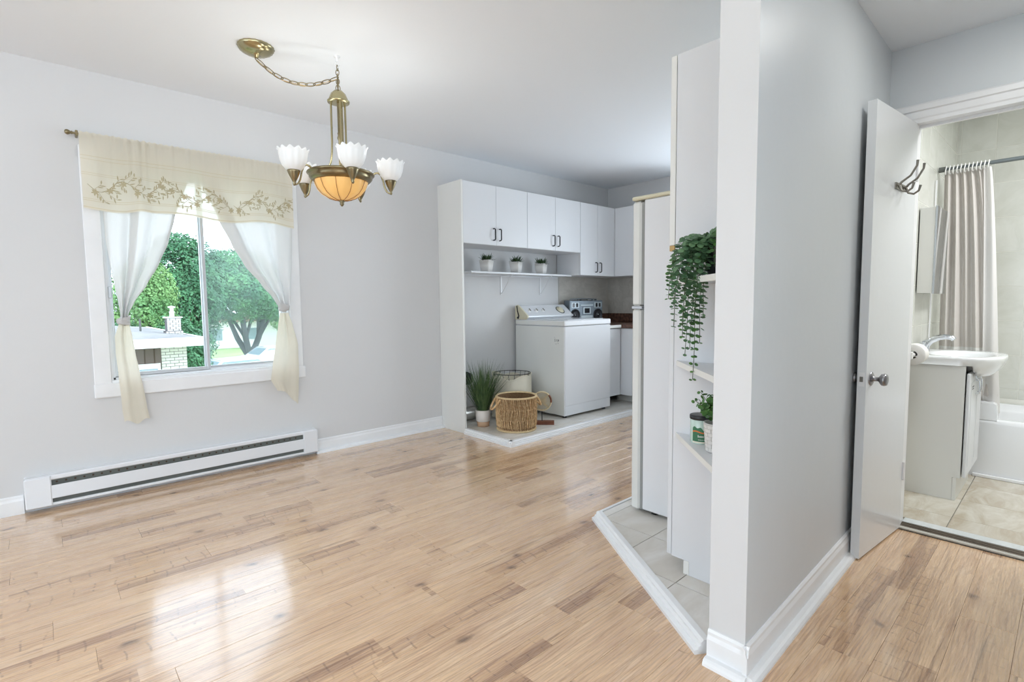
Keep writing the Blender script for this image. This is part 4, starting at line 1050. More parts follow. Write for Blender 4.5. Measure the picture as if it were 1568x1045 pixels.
# ---- fridge
t = thing('refrigerator', 'tall white refrigerator seen from its side, cream cap on top', 'refrigerator', (2.6, 1.15, PZ))
fx, fy0, fy1, fz = 2.262, .80, 1.486, 1.655
build('body', B(fx, fx+.70, fy0, fy1, .062, fz, bev=.006), M_appl, t)
for z0, z1 in ((.055, 1.108), (1.124, 1.650)):
    d = build('door', B(fx-.004, fx+.70, fy1+.014, fy1+.066, z0, z1, bev=.010), M_appl2, t)
    build('gasket', B(fx+.004, fx+.69, fy1+.0005, fy1+.0138, z0+.006, z1-.006), M_dark if z0 < 0 else mat('grey_gasket', rgb(150, 152, 150), .7), d)
build('door_hinge', MB().box(fx-.006, fx+.02, fy1+.006, fy1+.064, 1.110, 1.122), M_chrome, t)
build('top_cap', B(fx-.006, fx+.10, fy1-.19, fy1+.07, fz+.001, fz+.020, bev=.006), M_cream, t)
for x, y in ((fx+.05, fy0+.05), (fx+.65, fy0+.05), (fx+.05, fy1-.05), (fx+.65, fy1-.05)): build('foot', MB().lathe([(.02, PZ), (.02, .064)], (x, y, 0), 10), M_black, t)

# ---- tall cabinet with corner shelves
t = thing('tall_cabinet', 'tall white pantry cabinet with triangular corner shelves on its side', 'cabinet', (2.0, .9, PZ))
tx, ty0, ty1, tz = 1.872, .752, 1.084, 2.094
sp_ = [(ty0, .030), (1.006, .030), (1.006, .098), (ty1, .098), (ty1, tz), (ty0, tz)]
sp_ = [(a, max(b, PZ+.001)) for a, b in sp_]
n_ = len(sp_); v = [(tx, a, b) for a, b in sp_]+[(tx+.018, a, b) for a, b in sp_]
build('side_panel', MB().add(v, [tuple(range(n_))[::-1], tuple(range(n_, 2*n_))]+[(i, (i+1) % n_, n_+(i+1) % n_, n_+i) for i in range(n_)]), M_cab, t)
build('carcass', B(tx+.0185, 2.235, ty0, ty1-.002, .100, tz), M_cab, t)
build('toe_kick', B(tx+.0185, 2.235, .985, 1.004, PZ+.001, .099), M_cabcream, t)
build('toe_kick_edge', B(tx-.001, tx+.018, 1.0065, 1.0300, PZ+.001, .097), M_edge, t)
build('door', B(tx+.001, 2.235, ty1+.004, ty1+.028, 1.368, tz, bev=.0015), M_edge, t)
build('door', B(tx+.006, 2.235, ty1+.006, ty1+.026, .098, 1.345, bev=.0015), M_cab, t)
label(build('chipped_corner', B(tx+.000, tx+.016, ty1+.004, ty1+.026, 1.346, 1.367), M_rust, t), 'bare chipped board end')
for z in (.619, .910, 1.232):
    pts_ = [(tx-.0005, 1.071), (tx-.0005, ty0), (1.545, ty0)]
    s_ = build('corner_shelf', MB().prism(pts_, z-.020, z), M_cab, t)
    e = MB(); a, b = Vector((1.545, ty0, 0)), Vector((tx-.0005, 1.071, 0)); ed = (b-a).normalized(); en = Vector((-ed.y, ed.x, 0))
    q_ = [a, b, b+en*.0016, a+en*.0016]; build('edge_band', MB().prism([(p.x, p.y) for p in q_], z-.0205, z+.0003), M_edge, s_)

def round_leaf(mb, c, nrm, r, up=None, cup=.15):
    c = Vector(c); nrm = Vector(nrm).normalized(); u = nrm.orthogonal().normalized(); w_ = nrm.cross(u); n = 7
    vs = [c-nrm*r*cup]+[c+(u*cos(2*pi*i/n)+w_*sin(2*pi*i/n)*.9)*r for i in range(n)]
    mb.add(vs, [(0, 1+i, 1+(i+1) % n) for i in range(n)], True)
# trailing eucalyptus
px_, py_ = 1.760, .838
t = thing('trailing_plant', 'trailing artificial eucalyptus spilling from a black pot on the top corner shelf', 'plant', (px_, py_, 1.232))
build('pot', MB().lathe([(.046, 1.2325), (.050, 1.236), (.058, 1.350), (.060, 1.362), (.056, 1.362), (.052, 1.345)], (px_, py_, 0), 28), M_potblack, t)
build('soil', MB().lathe([(.053, 1.345), (0, 1.348)], (px_, py_, 0), 20, cap=False), M_soil, t)
q = random.Random(21)
R0 = Vector((.738, -.674, 0)); F0 = Vector((.674, .738, 0))     # along and across the shelf front
strands = [  # (start offset along, tip z, tip horizontal offset (x,y), leaf size)
 ((1.735, .870), (1.690, .905), .870), ((1.735, .865), (1.710, .895), 1.000), ((1.730, .880), (1.69, .935), .955), ((1.730, .885), (1.700, .99), 1.055),
 ((1.745, .890), (1.73, 1.030), 1.155), ((1.72, .875), (1.66, .930), 1.06), ((1.73, .860), (1.66, .885), 1.09), ((1.725, .880), (1.655, .96), 1.13),
 ((1.74, .875), (1.70, .955), 1.02), ((1.735, .85), (1.675, .865), 1.10), ((1.735, .87), (1.68, .91), .98), ((1.74, .89), (1.70, 1.0), 1.20), ((1.74, .83), (1.68, .83), 1.26)]
for k, (s0, s1, zt) in enumerate(strands):
    ztop = 1.372+q.uniform(-.01, .022); P0 = Vector((s0[0]+.0, s0[1], 1.345)); P3 = Vector((s1[0], s1[1], zt)); out = Vector((s1[0]-s0[0], s1[1]-s0[1], 0))
    P1 = P0+out*.35+Vector((0, 0, ztop-1.345+.035)); P2 = P3+Vector((-out.x*.05, -out.y*.05, (ztop-zt)*.85)); pts = []
    n = 20+int((ztop-zt)*50)
    for i in range(n+1):
        s_ = i/n; a = (1-s_)**3; b_ = 3*(1-s_)**2*s_; c_ = 3*(1-s_)*s_*s_; d_ = s_**3; p = P0*a+P1*b_+P2*c_+P3*d_
        pts.append(p+Vector((sin(i*.5+k), cos(i*.4+k), 0))*.002)
    st = build('vine', MB().tube(pts, .0012, 5), M_stem, t)
    mb = MB()
    ln = sum((pts[i+1]-pts[i]).length for i in range(n)); step = max(1, int(.0165/(ln/n)))
    for j, i in enumerate(range(1, n+1, step)):
        p = pts[i]; f_ = i/n; r_ = .0116*(1-.42*max(0, (f_-.75)/.25))*q.uniform(.85, 1.15); a = (j % 2)*pi/2+q.uniform(-.4, .4)+k
        for sg in (-1, 1):
            hd = Vector((cos(a)*sg, sin(a)*sg, 0)); cpos = p+hd*(r_*1.15)+Vector((0, 0, q.uniform(-.002, .002)))
            round_leaf(mb, cpos, Vector((0, 0, 1))*q.uniform(.5, 1.1)+hd*q.uniform(-.2, .5)+Vector((-.3, -.3, 0)), r_)
    build('leaves', mb, M_euc if k % 4 else M_euc2, st)
mb = MB()
for i in range(55):
    a = q.uniform(0, 2*pi); rr_ = q.uniform(0, .055); p = Vector((px_-.012+rr_*cos(a), py_+.012+rr_*sin(a), 1.355+q.uniform(0, .045)*(1-rr_/.07)))
    round_leaf(mb, p, (q.uniform(-1, 1)-.4, q.uniform(-1, 1)-.4, q.uniform(.1, 1)), q.uniform(.010, .015))
build('crown_leaves', mb, M_euc, t)

# candle jar
c0 = (1.800, .928); zc = .6195
t = thing('candle_jar', 'glass candle jar with black lid and green label on the lowest corner shelf', 'candle', (c0[0], c0[1], zc))
build('jar', MB().lathe([(.036, zc), (.038, zc+.003), (.038, zc+.088), (.035, zc+.092)], (c0[0], c0[1], 0), 36), mat('pale_green_glass', rgb(196, 218, 208), .12, coat=.4), t)
build('lid', MB().lathe([(.039, zc+.089), (.0405, zc+.091), (.0405, zc+.102), (.039, zc+.1045), (.036, zc+.1055), (0, zc+.1055)], (c0[0], c0[1], 0), 36), M_potblack, t)
def lab(z0f, z1f, r_, n=40, a0=-200, a1=-60):
    return MB().grid(lambda u, v: (c0[0]+r_*cos(radians(a0+(a1-a0)*u)), c0[1]+r_*sin(radians(a0+(a1-a0)*u)), zc+(z0f(u) if callable(z0f) else z0f)*(1-v)+(z1f(u) if callable(z1f) else z1f)*v), n, 1)
hill = lambda u: .058+.006*sin(u*9)+.004*sin(u*23)
lb = build('label', lab(.010, hill, .0383), mat('label_green', rgb(58, 116, 82), .5), t)
build('label_band', lab(lambda u: .043+.003*sin(u*11), lambda u: .048+.003*sin(u*11), .0385), mat('label_orange', rgb(214, 122, 62), .5), lb)
build('label_base', lab(.004, .010, .0384), mat('label_cream', rgb(226, 222, 204), .5), lb)
mb = MB()
for i in range(5):
    a = radians(-168+i*6.5)
    x_, y_ = c0[0]+.0387*cos(a), c0[1]+.0387*sin(a)
    mb.add([(x_, y_, zc+.026), (x_-.0022*sin(a), y_+.0022*cos(a), zc+.026), (x_-.0022*sin(a), y_+.0022*cos(a), zc+.026+(.009 if i == 0 else .006)), (x_, y_, zc+.026+(.009 if i == 0 else .006))], [(0, 1, 2, 3)])
for i in range(11):
    a = radians(-166+i*5); x_, y_ = c0[0]+.0387*cos(a), c0[1]+.0387*sin(a)
    mb.add([(x_, y_, zc+.016), (x_-.0022*sin(a), y_+.0022*cos(a), zc+.016), (x_-.0022*sin(a), y_+.0022*cos(a), zc+.018), (x_, y_, zc+.018)], [(0, 1, 2, 3)])
build('label_text', mb, M_ring, lb)

# leafy plant in brick-pattern pot
q0 = (1.722, .828)
t = thing('potted_plant', 'small leafy plant in a grey-white brick-patterned pot on the lowest corner shelf', 'plant', (q0[0], q0[1], zc))
build('pot', MB().lathe([(.033, zc), (.036, zc+.002), (.0435, zc+.098), (.0455, zc+.100), (.0445, zc+.104), (.040, zc+.104), (.039, zc+.09)], (q0[0], q0[1], 0), 36), mat('pot_mortar', rgb(206, 204, 200), .7), t)
first = None
M_brk = mat('pot_brick', rgb(224, 222, 218), .6, bump=.3, bscale=200, var=.06, vscale=80)
pot = t.children[0]
for r_i in range(7):
    z0 = zc+.006+r_i*.0133; z1 = z0+.0118
    for k in range(9):
        a0 = 2*pi*(k+.5*(r_i % 2))/9+.02; a1 = a0+2*pi/9-.05; vs = []
        ra = lambda z: .0362+(z-zc)/.098*.0078+.0012
        for z in (z0, z1):
            for i in range(5):
                a = a0+(a1-a0)*i/4; vs.append((q0[0]+ra(z)*cos(a), q0[1]+ra(z)*sin(a), z))
        fs = [(i, i+1, 6+i, 5+i) for i in range(4)]
        n5 = len(vs)
        for z in (z0, z1):
            for i in range(5):
                a = a0+(a1-a0)*i/4; vs.append((q0[0]+(ra(z)-.0014)*cos(a), q0[1]+(ra(z)-.0014)*sin(a), z))
        fs += [(i, 10+i, 11+i, i+1) for i in range(4)]+[(5+i, 6+i, 16+i, 15+i) for i in range(4)]+[(0, 5, 15, 10), (4, 14, 19, 9)]
        build('brick', MB().add(vs, fs), M_brk, pot)
mb = MB(); ms = MB(); q = random.Random(8)
for i in range(26):
    a = q.uniform(0, 2*pi); el = radians(q.uniform(35, 88)); ln = q.uniform(.07, .125) if i else .165
    if i == 0: a, el = radians(-160), radians(86)
    if i == 1: a, el, ln = radians(150), radians(45), .125
    if i == 2: a, el, ln = radians(140), radians(62), .13
    d = Vector((cos(a)*cos(el), sin(a)*cos(el), sin(el))); base = Vector((q0[0], q0[1], zc+.098)); pts = [base+d*ln*s_/6+Vector((0, 0, .01*sin(s_/6*pi))) for s_ in range(7)]
    pts = [Vector((min(p.x, 1.862), max(p.y, .762), p.z)) for p in pts]
    ms.tube(pts, .001, 4)
    for s_ in range(2, 7):
        for sg in (-1, 1):
            hd = d.cross(Vector((cos(s_*1.6), sin(s_*1.6), .3))).normalized()*sg; r_ = q.uniform(.008, .0115)*(1-.35*(s_ == 6)); p = pts[s_]+hd*r_
            if p.x > 1.862 or p.y < .760: continue
            round_leaf(mb, p, hd*.3+Vector((q.uniform(-.8, .3), q.uniform(-.8, .3), q.uniform(.3, 1))), r_)
build('stems', ms, M_stem, t); build('leaves', mb, M_euc2, t)

# ================================================================== BATHROOM
FZ = .0205
t = thing('vanity_cabinet', 'white bathroom vanity cabinet under the porcelain sink', 'cabinet', (3.96, .52, FZ))
vx0, vx1, vyf, vyb, vz = 3.700, 4.215, .392, .648, .774
sp_ = [(vyb, FZ), (.425, FZ), (.425, .150), (vyf, .150), (vyf, vz), (vyb, vz)]; n_ = 6
v = [(vx0, a, b) for a, b in sp_]+[(vx0+.016, a, b) for a, b in sp_]
build('side_panel', MB().add(v, [tuple(range(n_)), tuple(range(n_, 2*n_))[::-1]]+[(i, n_+i, n_+(i+1) % n_, (i+1) % n_) for i in range(n_)]), M_cabcream, t)
v = [(vx1-.016, a, b) for a, b in sp_]+[(vx1, a, b) for a, b in sp_]
build('side_panel', MB().add(v, [tuple(range(n_)), tuple(range(n_, 2*n_))[::-1]]+[(i, n_+i, n_+(i+1) % n_, (i+1) % n_) for i in range(n_)]), M_cabcream, t)
build('front_frame', MB().box(vx0+.016, vx1-.016, vyf, vyf+.016, .150, .60).box(vx0+.016, vx1-.016, vyf+.016, vyb, .150, .166).box(vx0+.016, vx1-.016, vyb-.006, vyb, .166, .6), M_cabcream, t)
build('toe_kick', B(vx0+.002, vx1, .408, .4245, FZ, .148), M_cabcream, t)
mid = (vx0+vx1)/2
for a, b, hx in ((vx0+.001, mid-.002, mid-.05), (mid+.002, vx1, mid+.05)):
    mb = MB().box(a, b, vyf-.022, vyf-.006, .155, .735, bev=.004)
    d = build('door', mb, M_cab, t)
    mb = MB().box(a+.045, b-.045, vyf-.0235, vyf-.0221, .21, .68, bev=.001); build('raised_panel', mb, M_cab, d)
    build('handle', MB().tube([(hx, vyf-.022, .60), (hx, vyf-.040, .605), (hx, vyf-.042, .64), (hx, vyf-.040, .675), (hx, vyf-.022, .68)], .004, 8), M_chrome, d)
label(build('hook', MB().tube([(3.80, vyf-.023, .735), (3.80, vyf-.034, .730), (3.80, vyf-.036, .700), (3.80, vyf-.044, .690), (3.80, vyf-.052, .700)], .003, 6), M_chrome, t), 'small chrome hook over the door')
build('sticker_mark', MB().box(3.775, 3.84, vyf-.0242, vyf-.0226, .652, .657).box(3.775, 3.83, vyf-.0242, vyf-.0226, .640, .645), M_ink, t)

t = thing('sink', 'white porcelain sink with bulging front on the vanity cabinet', 'sink', (3.96, .45, .776))
def sink_out(a):
    c, s_ = cos(a), sin(a)
    X0, Y0, rx, ryf = 3.957, .410, .276, .165
    if s_ <= 0:
        e = 2.3; r_ = (abs(c)**e+abs(s_)**e)**(-1/e); return (X0+rx*c*r_, Y0+ryf*s_*r_)
    k = min(rx/max(abs(c), 1e-6), (.648-Y0)/max(s_, 1e-6)); return (X0+c*k, Y0+s_*k)
def sink_in(a): return (3.957+.205*cos(a), .448+.150*sin(a))
NA = 96; rings = []
for sc_, z in ((.20, .690), (.45, .698), (.66, .715), (.82, .742), (.94, .776), (.985, .800), (1.0, .812), (.995, .820), (.975, .824)):
    R_ = []
    for i in range(NA):
        x, y_ = sink_out(2*pi*i/NA); X_, Y_ = 3.957+(x-3.957)*sc_, .410+(y_-.410)*sc_
        zz = z
        if z < .80 and y_ > .405 : X_, Y_, zz = 3.957+(x-3.957)*max(sc_, .999 if z > .73 else sc_), .410+(y_-.410)*max(sc_, .999 if z > .73 else sc_), max(z, .7765)
        if z < .7765 and Y_ > .366: zz = .7765
        R_.append((X_, Y_, zz))
    rings.append(R_)
for sc_, z in ((1.05, .822), (1.0, .819), (.95, .806), (.86, .770), (.66, .735), (.35, .716), (.06, .712)):
    rings.append([(3.957+(sink_in(2*pi*i/NA)[0]-3.957)*sc_, .448+(sink_in(2*pi*i/NA)[1]-.448)*sc_, z) for i in range(NA)])
mb = MB(); m_ = len(rings)
mb.add(sum(rings, []), [(k*NA+i, k*NA+(i+1) % NA, (k+1)*NA+(i+1) % NA, (k+1)*NA+i) for k in range(m_-1) for i in range(NA)], True)
build('basin', mb, M_porc, t)
build('drain', MB().lathe([(.020, .7125), (.020, .715), (.014, .716), (0, .714)], (3.957, .448, 0), 20), M_chrome, t)
t = thing('faucet', 'chrome two-handle faucet on the back of the bathroom sink', 'faucet', (3.957, .615, .824))
def rr_(x0, x1, y0, y1, r, n=5):
    out = []
    for (cx_, cy_, a0) in ((x1-r, y1-r, 0), (x0+r, y1-r, pi/2), (x0+r, y0+r, pi), (x1-r, y0+r, 1.5*pi)):
        for i in range(n+1): a = a0+i/n*pi/2; out.append((cx_+r*cos(a), cy_+r*sin(a)))
    return out
build('base_plate', MB().prism(rr_(3.887, 4.027, .595, .636, .018), .8235, .838), M_chrome, t)
build('spout', MB().tube([(3.957, .615, .835), (3.957, .606, .868), (3.957, .585, .893), (3.957, .550, .912), (3.957, .515, .918), (3.957, .488, .912), (3.957, .478, .902)], [.021, .020, .0185, .017, .0155, .0145, .0135], 14), M_chrome, t)
for x in (3.907, 4.007):
    h_ = build('tap', MB().lathe([(.017, .838), (.015, .845), (.014, .870), (.017, .875), (.016, .885), (0, .889)], (x, .615, 0), 20), M_chrome, t)
    build('lever', MB().tube([(x, .617, .886), (x+(.012 if x > 3.957 else -.012), .600, .897), (x+(.018 if x > 3.957 else -.018), .580, .904)], [.006, .005, .006], 8), M_chrome, h_)

t = thing('medicine_cabinet', 'white medicine cabinet with mirror front on the tiled bathroom wall', 'cabinet', (4.05, .61, 1.175))
build('body', B(3.852, 4.235, .577, .6485, 1.178, 1.675, bev=.001), M_cabcream, t)
build('mirror_door', B(3.850, 4.237, .568, .5755, 1.172, 1.680, bev=.001), M_mirror, t)
build('edge_strip', B(3.8495, 3.852, .567, .5765, 1.172, 1.680), M_chrome, t)

t = thing('toilet_roll_holder', 'white toilet paper holder arm on the bathroom wall beside the door', 'holder', (3.40, .645, .845))
build('bracket', B(3.385, 3.415, .575, .6485, .825, .865, bev=.004), M_ring, t)
build('spindle', MB().lathe([(.013, 3.41-3.40), (.013, .19)], (3.40, .585, .845), 16, axis='X'), M_ring, t)
t = thing('toilet_roll', 'white toilet paper roll beside the vanity cabinet', 'toilet roll', (3.50, .585, .845))
build('paper', MB().lathe([(.021, 0), (.055, 0), (.056, .003), (.056, .097), (.055, .1), (.021, .1)], (3.45, .585, .845), 40, axis='X', cap=False), M_paper, t)
build('core', MB().lathe([(.0205, .001), (.0205, .099)], (3.45, .585, .845), 30, axis='X', cap=False), M_card, t)
build('loose_sheet', MB().grid(lambda u, v: (3.452+.096*u, .585+.0565*cos(1.2-v*.2), .845+.0565*sin(1.2)-.0*v), 2, 2), M_paper, t)

t = thing('bathtub', 'white bathtub with a stepped front rim along the tiled end wall', 'bathtub', (4.70, -.1, .0))
def rrect(ins, r, z, n=6):
    x0, x1, y0, y1 = 4.322+ins, 5.080-ins, -.90+ins, .646-ins
    out = []
    for (cx_, cy_, a0) in ((x1-r, y1-r, 0), (x0+r, y1-r, pi/2), (x0+r, y0+r, pi), (x1-r, y0+r, 1.5*pi)):
        for i in range(n+1):
            a = a0+i/n*pi/2; out.append((cx_+r*cos(a), cy_+r*sin(a), z))
    return out
rg = [rrect(.004, .012, .0205), rrect(0, .012, .36), rrect(.0, .014, .378), rrect(.008, .02, .388), rrect(.045, .03, .390), rrect(.058, .06, .383), rrect(.075, .09, .33), rrect(.11, .12, .15), rrect(.17, .13, .11), rrect(.30, .08, .10)]
m_ = len(rg[0]); mb = MB()
mb.add(sum(rg, []), [(k*m_+i, k*m_+(i+1) % m_, (k+1)*m_+(i+1) % m_, (k+1)*m_+i) for k in range(len(rg)-1) for i in range(m_)]+[tuple((len(rg)-1)*m_+i for i in range(m_))], True)
build('tub', mb, M_tub, t)
yz = [(.3, .385), (.302, .46), (.308, .482), (.322, .492), (.646, .492), (.646, .385)]
v = [(4.322, a, b) for a, b in yz]+[(4.40, a, b) for a, b in yz]; n_ = len(yz)
build('raised_end', MB().add(v, [tuple(range(n_)), tuple(range(n_, 2*n_))[::-1]]+[(i, n_+i, n_+(i+1) % n_, (i+1) % n_) for i in range(n_)]), M_tub, t)
struct('baseboard_tub', B(4.304, 4.3215, -.9, .40, .0205, .040, bev=.003), M_trim)
t = thing('shower_rod', 'grey tension rod holding the shower curtain across the bathtub', 'rod', (4.37, -.1, 1.975))
build('rod', MB().tube([(4.37, .40, 1.975), (4.37, -1.49, 1.975)], .0125, 12).tube([(4.37, .64, 1.975), (4.37, .38, 1.975)], .0095, 12), M_rodgrey, t)
build('end_cap', MB().tube([(4.37, .6485, 1.975), (4.37, .615, 1.975)], .017, 14), M_dark, t)
NR = 12
t = thing('shower_curtain', 'taupe shower curtain with a white waffle band, bunched at the left end of the rod', 'shower curtain', (4.37, .5, 0))
def sc(u, v):
    z = 1.955-v*1.555; k = v**.7
    y0 = .622-.015*v; y1 = .425-.125*k; y_ = y0+(y1-y0)*(u+.012*sin(u*34)*(1-v))
    A = .020+.014*v; x = 4.385+A*sin(u*2*pi*(NR-1)/2.0*1.0+.5)*(1-.45*v)+.022*v*sin(u*2*pi*2.3+1)
    if z < .52: x = max(x, 4.412)
    z += .006*cos(u*2*pi*(NR-1))*(1-v)**4
    return (x+.012*v, y_, z)
build('cloth', MB().grid(sc, 150, 60), M_showerc, t)
def sc2(u, v):
    z = 1.950-v*1.53; y_ = .432+(.395-.432)*u-(.055+.045*u)*v**.8; return (4.362+.012*sin(u*6+v)+.050*max(0, v-.80)/.2, y_, z)
label(build('liner_edge', MB().grid(sc2, 20, 50), M_showerw, t), 'white inner edge of the curtain')
ORD = ['nearest the tiled wall', 'second from the wall', 'third from the wall', 'fourth from the wall', 'fifth from the wall', 'sixth from the wall', 'sixth from the free end', 'fifth from the free end', 'fourth from the free end', 'third from the free end', 'second from the free end', 'at the free end of the curtain']
for i in range(NR):
    y_ = .612-i*.0185
    rg_ = thing('curtain_ring', 'white plastic shower curtain ring, '+ORD[i], 'ring', (4.37, y_, 1.975), 'shower curtain rings')
    build('ring', MB().tube([(4.37+.021*cos(2*pi*k/18), y_+.002*sin(4*pi*k/18), 1.967+.026*sin(2*pi*k/18)) for k in range(18)], .0032, 6, closed=True), M_ring, rg_)
struct('trim_10', B(4.285, 4.300, .643, .6488, .40, 1.9), M_trim)

# ================================================================== OUTSIDE
GZ = -2.6
M_grass = mat('lawn', rgb(150, 172, 112), .95, col2=rgb(120, 148, 84), vscale=.5)
M_asph = mat('street_asphalt', rgb(190, 190, 190), .9)
M_roof = mat('grey_shingle_roof', rgb(134, 133, 132), .95, col2=rgb(108, 108, 108), vscale=1.2)
M_fascia = mat('white_fascia', rgb(238, 238, 238), .6)
M_brownsid = mat('brown_siding', rgb(98, 84, 80), .8)
M_pbrick = mat('pale_brick', rgb(206, 202, 196), .9, var=.12, vscale=2)
M_mort = mat('dark_mortar', rgb(96, 94, 94), .95)
M_glz = mat('house_window_glass', rgb(130, 150, 158), .15)
M_bark = mat('tree_bark', rgb(78, 82, 82), .9, var=.3, vscale=4)
def leafmat(name, c1, c2): return mat(name, c1, .7, col2=c2, vscale=.9)
M_l1 = leafmat('dark_foliage', rgb(80, 134, 88), rgb(46, 96, 66)); M_l2 = leafmat('light_foliage', rgb(136, 172, 104), rgb(92, 140, 84)); M_l3 = leafmat('fresh_foliage', rgb(104, 160, 102), rgb(52, 108, 74))
struct('ground', B(-60, 90, 4.6, 120, GZ-.2, GZ), M_grass)
struct('street', B(9, 60, 20, 31, GZ, GZ+.02), M_asph)
# bungalow
hs = thing('house', 'low bungalow with grey flat-pitched roof and white fascia seen through the left pane', 'house', (0, 14, GZ))
HX1 = 2.42; HY = 12.0
build('wall', B(-7, HX1-.205, HY+.45, HY+7.0, GZ, .36), M_mort, hs)
v = [(-8, HY, .50), (HX1, HY, .50), (HX1, HY+7.6, .50), (-8, HY+7.6, .50), (-6, HY+3.6, .80), (HX1-2.4, HY+3.6, .80)]
build('roof', MB().add(v, [(0, 1, 5, 4), (1, 2, 5), (2, 3, 4, 5), (3, 0, 4), (0, 3, 2, 1)]), M_roof, hs)
build('fascia', MB().box(-8, HX1+.02, HY-.03, HY-.002, .34, .515).box(HX1+.002, HX1+.03, HY, HY+7.6, .34, .515), M_fascia, hs)
build('soffit', B(-7.9, HX1, HY, HY+.449, .355, .37), M_fascia, hs)
build('siding', B(-3.0, 1.76, HY+.42, HY+.449, -.05, .355), M_brownsid, hs)
for i in range(30): build('siding_batten', B(-3.0+i*.16, -2.985+i*.16, HY+.412, HY+.4199, -.05, .355), M_gap, hs)
for x in (.2, 1.28):
    f_ = build('window', MB().box(x-.42, x+.46, HY+.40, HY+.448, -1.1, .0), M_fascia, hs)
    for k in (0, 1): build('pane', B(x-.36+k*.41, x-.0+k*.41, HY+.390, HY+.3995, -1.0, -.10), M_glz, f_)
# brick panel: every brick its own piece
bx0, bx1 = 1.765, 2.062; 
bm = build('brick', B(0, .142, 0, .03, 0, .052), M_pbrick, hs); bm.location = Vector((bx0+.0, HY+.42, -.38))-Vector((0, 14, GZ)); bm['_base'] = [0, 0, 0]
me_b = bm.data
for vtx in me_b.vertices: vtx.co += Vector((0, 14, GZ))   # undo the base shift baked into the mesh
firstb = True
for r_i in range(12):
    for k in range(4):
        if firstb: firstb = False; continue
        if r_i % 2 and k == 3: continue
        x_ = bx0+k*.150+(.075 if r_i % 2 else 0)
        if x_+.142 > bx0+.46: continue
        o = bm.copy(); COL.objects.link(o); o.parent = hs; o.location = Vector((x_, HY+.42, -.38+r_i*.060))-Vector((0, 14, GZ))
    if r_i % 2:
        for xh in (bx0, bx0+.375): build('brick', B(xh, xh+.067, HY+.42, HY+.45, -.38+r_i*.060, -.328+r_i*.060), M_pbrick, hs)
# chimney with bricks
ch = MB().box(2.02, 2.34, 13.4, 13.75, .45, .60).box(2.05, 2.31, 13.43, 13.72, .60, .88)
chs = build('chimney_core', ch, M_mort, hs)
build('chimney_cap', B(2.02, 2.34, 13.40, 13.75, .882, .905), M_fascia, hs)
def chbrick(x, y, z, lx):
    o = build('brick', B(x, x+lx, y, y+.012, z, z+.042), M_pbrick, chs)
for r_i in range(8):
    z = .50+r_i*.047; wd = .32 if z < .58 else .26; x0 = 2.18-wd/2
    k = 0; x = x0-(.055 if r_i % 2 else 0)
    while x < x0+wd:
        a, b = max(x, x0), min(x+.105, x0+wd)
        if b-a > .02: chbrick(a, (13.388 if z < .58 else 13.418), z, b-a-.006)
        x += .11
build('flue', MB().lathe([(.045, .905), (.045, 1.00), (.06, 1.01), (.035, 1.03), (.035, 1.10), (.07, 1.11), (.075, 1.13), (.0, 1.15)], (2.17, 13.57, 0), 14), M_fascia, hs)
build('vent_pipe', MB().tube([(1.62, 13.9, .5), (1.62, 13.9, .86)], .022, 6), M_dark, hs)
# trees
def tree(lbl, base, crown, lm, nleaf, seed, trunk=True, ls=.17, group='trees across the street'):
    """crown = list of ellipsoids (cx,cy,cz,rx,ry,rz)"""
    q = random.Random(seed); t = thing('tree', lbl, 'tree', base, group)
    mb = MB(); vol = [e[3]*e[5]+e[3]*e[4] for e in crown]; tot = sum(vol); vs = []; fs = []
    for e, vv in zip(crown, vol):
        for i in range(int(2.4*nleaf*vv/tot)):
            z_ = q.uniform(-1, 1); a = q.uniform(0, 2*pi); s_ = sqrt(1-z_*z_); n = Vector((s_*cos(a), s_*sin(a), z_))
            lump = 1+.10*sin(a*5+e[0])*sin(z_*6+e[2])+.06*sin(a*11+z_*9)
            r_ = lump*q.uniform(.86, 1.02) if q.random() < .8 else q.uniform(.5, .9)
            p = Vector((e[0]+e[3]*n.x*r_, e[1]+e[4]*n.y*r_, e[2]+e[5]*n.z*r_))
            m_ = (n+Vector((q.uniform(-.8, .8), q.uniform(-.8, .8), q.uniform(-.5, .9)))).normalized(); u = m_.orthogonal().normalized(); u = Matrix.Rotation(q.uniform(0, 6.28), 3, m_) @ u; w_ = m_.cross(u); l = ls*q.uniform(.4, .9)
            o = len(vs); vs += [p-u*l*.5, p+w_*l*.28, p+u*l*.5, p-w_*l*.28]; fs.append((o, o+1, o+2, o+3))
    mb.add(vs, fs)
    f_ = build('crown', mb, lm, t); f_['kind'] = 'stuff'
    if trunk:
        mb = MB(); bx, by, bz = base; top = crown[0]
        k = trunk if isinstance(trunk, int) and trunk > 1 else 1
        mb.tube([(bx, by, bz-.1), (bx, by, bz+.5)], [.32, .26], 8)
        for i in range(k):
            a = 2*pi*i/k+.5; sp_ = top[3]*.55
            tx_, ty_ = bx+cos(a)*sp_, by+sin(a)*sp_*.6; tz_ = top[2]
            pts = [Vector((bx, by, bz+.3)), Vector((bx+(tx_-bx)*.35, by+(ty_-by)*.35, bz+(tz_-bz)*.35)), Vector((bx+(tx_-bx)*.55, by+(ty_-by)*.6, bz+(tz_-bz)*.6)), Vector((tx_, ty_, tz_))]
            mb.tube(pts, [.2, .16, .12, .04], 7)
            mb.tube([pts[1], pts[1]+Vector((cos(a+1)*sp_*.5, 0, (tz_-bz)*.35)), pts[1]+Vector((cos(a+1)*sp_*.9, 0, (tz_-bz)*.7))], [.11, .08, .03], 6)
        build('trunk', mb, M_bark, t)
